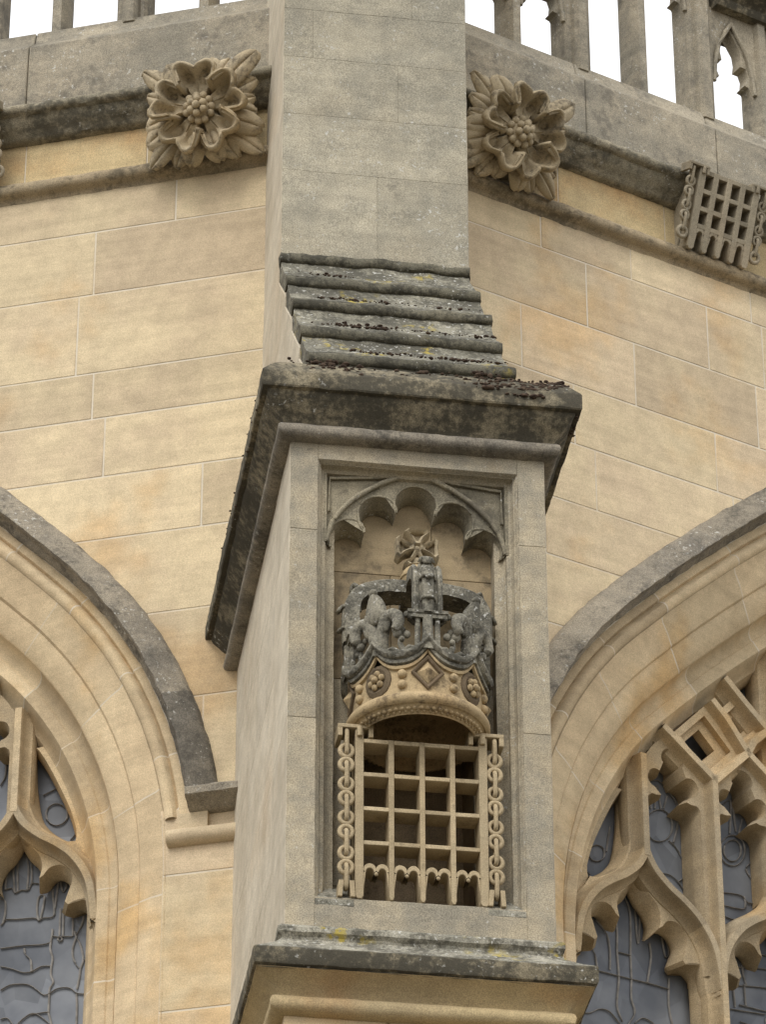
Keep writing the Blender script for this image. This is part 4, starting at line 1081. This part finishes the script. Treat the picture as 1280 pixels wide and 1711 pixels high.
        for zc in gaps:
            if el is None:
                el = edge_mesh(s).build('side_link', mat, cho, smooth=80); o = el
            else:
                o = el.copy(); COL.objects.link(o); o.parent = cho
            o.location = (x, fronts + .014, zc)
        if arches == 2:
            ft = MB()
            for e in (-.022, .022):
                ft.prism([(x + e - .008, fronts - .004, zbot + .002), (x + e + .008, fronts - .004, zbot + .002), (x + e*.8 + .008, fronts - .004, zbot + .062), (x + e*.8 - .008, fronts - .004, zbot + .062)],
                         [(x + e - .008, fronts + .05, zbot + .002), (x + e + .008, fronts + .05, zbot + .002), (x + e*.8 + .008, fronts + .05, zbot + .062), (x + e*.8 - .008, fronts + .05, zbot + .062)])
            ft.build('staple', mat, root, bevel=.002, smooth=40)
        else:
            ft = MB(); ft.tube([(x + .026*s*math.cos(2*PI*k/20), fronts + .012, zl[-1] - .118*s + .026*s*math.sin(2*PI*k/20)) for k in range(20)], .011*s, 8, closed=True, ref=(0, 1, 0))
            ft.build('ring', mat, root, smooth=80)

PR = thing('portcullis', 'large carved stone portcullis with hanging chains, under the crown in the niche', 'portcullis', loc=(.003, 0, 7.933))
zz = lambda z: z - 7.933
portcullis(PR, [-.209, -.101, .004, .107, .211], [zz(8.528), zz(8.400), zz(8.271), zz(8.143)], zz(8.570), 0,   .0175, .029, .088, .0155, 2, .252,
           [zz(8.463), zz(8.336), zz(8.209), zz(8.077)], 'grille_stone', 1.0, -.004)

def wall_frame(P, u, z, off, tilt):
    """frame on a wall: x right in the wall, y into the wall, z up, leaning out by tilt"""
    right = P.t if P is PB else -P.t
    outn = (P.n*math.cos(tilt) + Vector((0, 0, -1))*math.sin(tilt)).normalized(); upv = (-outn).cross(right).normalized() * -1
    upv = right.cross(-outn).normalized()
    m = Matrix((right, -outn, upv)).transposed().to_4x4(); m.translation = P(u, z, off); return m
for P, lab in ((PA, 'grey stone portcullis badge cut by the left edge of the photo'), (PB, 'grey stone portcullis badge on the cornice of the wall right of the buttress')):
    rt_ = thing('portcullis', lab, 'portcullis', mat=wall_frame(P, 1.728 if P is PB else 1.735, 12.35, .10, math.radians(21)), group='carved badges along the cornice')
    portcullis(rt_, [-.140, -.070, 0, .070, .140], [.168, .083, .004, -.075], .182, -.185, .026, .032, .07, .020, 1, .188, [.088, -.022], 'badge_stone', .85, -.045)
    bb = MB(); bb.box((-.165, .03, -.17), (.165, .10, .18)); bb.build('back_block', 'badge_stone', rt_, bevel=.006)

# ------------------------------------------------------------------ roses on the cornice
def rose(mat, label):
    root = thing('rosette', label, 'rosette', mat=mat, group='carved roses on the cornice')
    core = MB()
    core.prism([(.17*math.cos(a), .04, .16*math.sin(a)) for a in [2*PI*k/20 for k in range(20)]], [(.2*math.cos(a), .17, .19*math.sin(a)) for a in [2*PI*k/20 for k in range(20)]])
    core.build('back_block', 'carved_stone', root, smooth=30)
    # corner leaf sprays
    for cx_, cz_ in ((-1, 1), (1, 1), (1, -1), (-1, -1)):
        lf = MB(); base_a = math.atan2(cz_*.205, cx_*.232)
        for da, Ln in ((-33, 0), (33, 0), (-17, 0), (17, 0), (0, 0)):
            an = base_a + math.radians(da); d = Vector((math.cos(an), math.sin(an))); nn = Vector((-d.y, d.x)); rows = []
            Ln = min(.238/max(.01, abs(d.x)), .214/max(.01, abs(d.y)))*(1.0 if abs(da) < 30 else .97)
            jit = R.uniform(.97, 1.03); hh = R.uniform(.0, .012)
            for i in range(14):
                k = (i/13)**.8; r = .10 + (Ln*jit - .10)*k
                w = .043*math.sin(PI*(.12 + .66*k))**.8*math.sqrt(max(0, 1 - k**7)) + .002
                cy = -.010 - .026*math.sin(PI*k*.8) - hh + .02*k*k
                rows.append([(d.x*r + nn.x*t*w, cy + .012*t*t - .006*(1 if abs(abs(t)-.4) < .2 else 0) + (.006 if t == 0 else 0), d.y*r + nn.y*t*w) for t in (-1, -.75, -.4, -.12, 0, .12, .4, .75, 1)])
            lf.grid(rows, tnt())
        lf.rough(.002, 30); lf.build('corner_leaf', 'carved_stone', root, smooth=80, solid=.02)
    # five cupped petals
    for p in range(5):
        a0 = math.radians(90 + 72*p); d = Vector((math.cos(a0), math.sin(a0))); nn = Vector((-d.y, d.x)); pm = MB(); rows = []
        ns, nt_ = 16, 24
        for i in range(ns + 4):
            s_ = min(1.0, i/ns); ex = max(0, i - ns)
            row = []
            for j in range(nt_ + 1):
                t = -1 + 2*j/nt_; at_ = abs(t)
                lobe = math.exp(-((at_ - .52)/.34)**2)
                lobe = math.exp(-((at_ - .50)/.42)**2)
                Rr = .150 + .042*lobe - .052*max(0, at_ - .76)/.24
                r = .044 + (Rr - .044)*s_
                an_ = a0 + t*math.radians(30 + 7*s_**2)*(1 - .12*s_**4*max(0, at_ - .6))
                edge = max(s_**4, at_**6*min(1, s_*1.5))
                bowl = math.exp(-((at_ - .46)/.46)**2)*math.exp(-((s_ - .66)/.30)**2)
                crease = math.exp(-(t/.05)**2)*min(1, s_*2)
                hgt = .052 + .056*s_ + .026*edge - .060*bowl - .016*crease + .022*t*s_ - .075*max(0, at_ - .80)/.20*math.exp(-((s_ - .5)/.3)**2)
                if ex:                                          # turned-over lip
                    r += (.008, .016, .018, .012)[ex-1]; hgt -= (-.002, .008, .034, .085)[ex-1]
                row.append((r*math.cos(an_), -hgt, r*math.sin(an_)))
            rows.append(row)
        pm.grid(rows); pm.rough(.003, 17, .001, 60)
        pm.build('petal', 'carved_stone', root, smooth=80, solid=.016)
    sd_ = MB(); pts = [(0, 0)]
    for k in range(6): pts.append((.030*math.cos(2*PI*k/6 + .4), .030*math.sin(2*PI*k/6 + .4)))
    for k in range(11): pts.append((.055*math.cos(2*PI*k/11), .055*math.sin(2*PI*k/11)))
    for x, z in pts:
        rr = math.hypot(x, z)
        sd_.ball((x + R.uniform(-.002, .002), -.118 + rr*rr*15, z + R.uniform(-.002, .002)), R.uniform(.016, .018), 12)
    sd_.ball((0, -.045, 0), .058, 16, (1, .95, 1))
    sd_.build('seed_cluster', 'carved_stone', root, smooth=80)
    return root
rose(wall_frame(PA, .640, 12.325, .135, math.radians(20)), 'five petalled carved stone rose on the cornice, just left of the buttress')
rose(wall_frame(PB, .655, 12.355, .135, math.radians(20)), 'five petalled carved stone rose on the cornice, just right of the buttress')
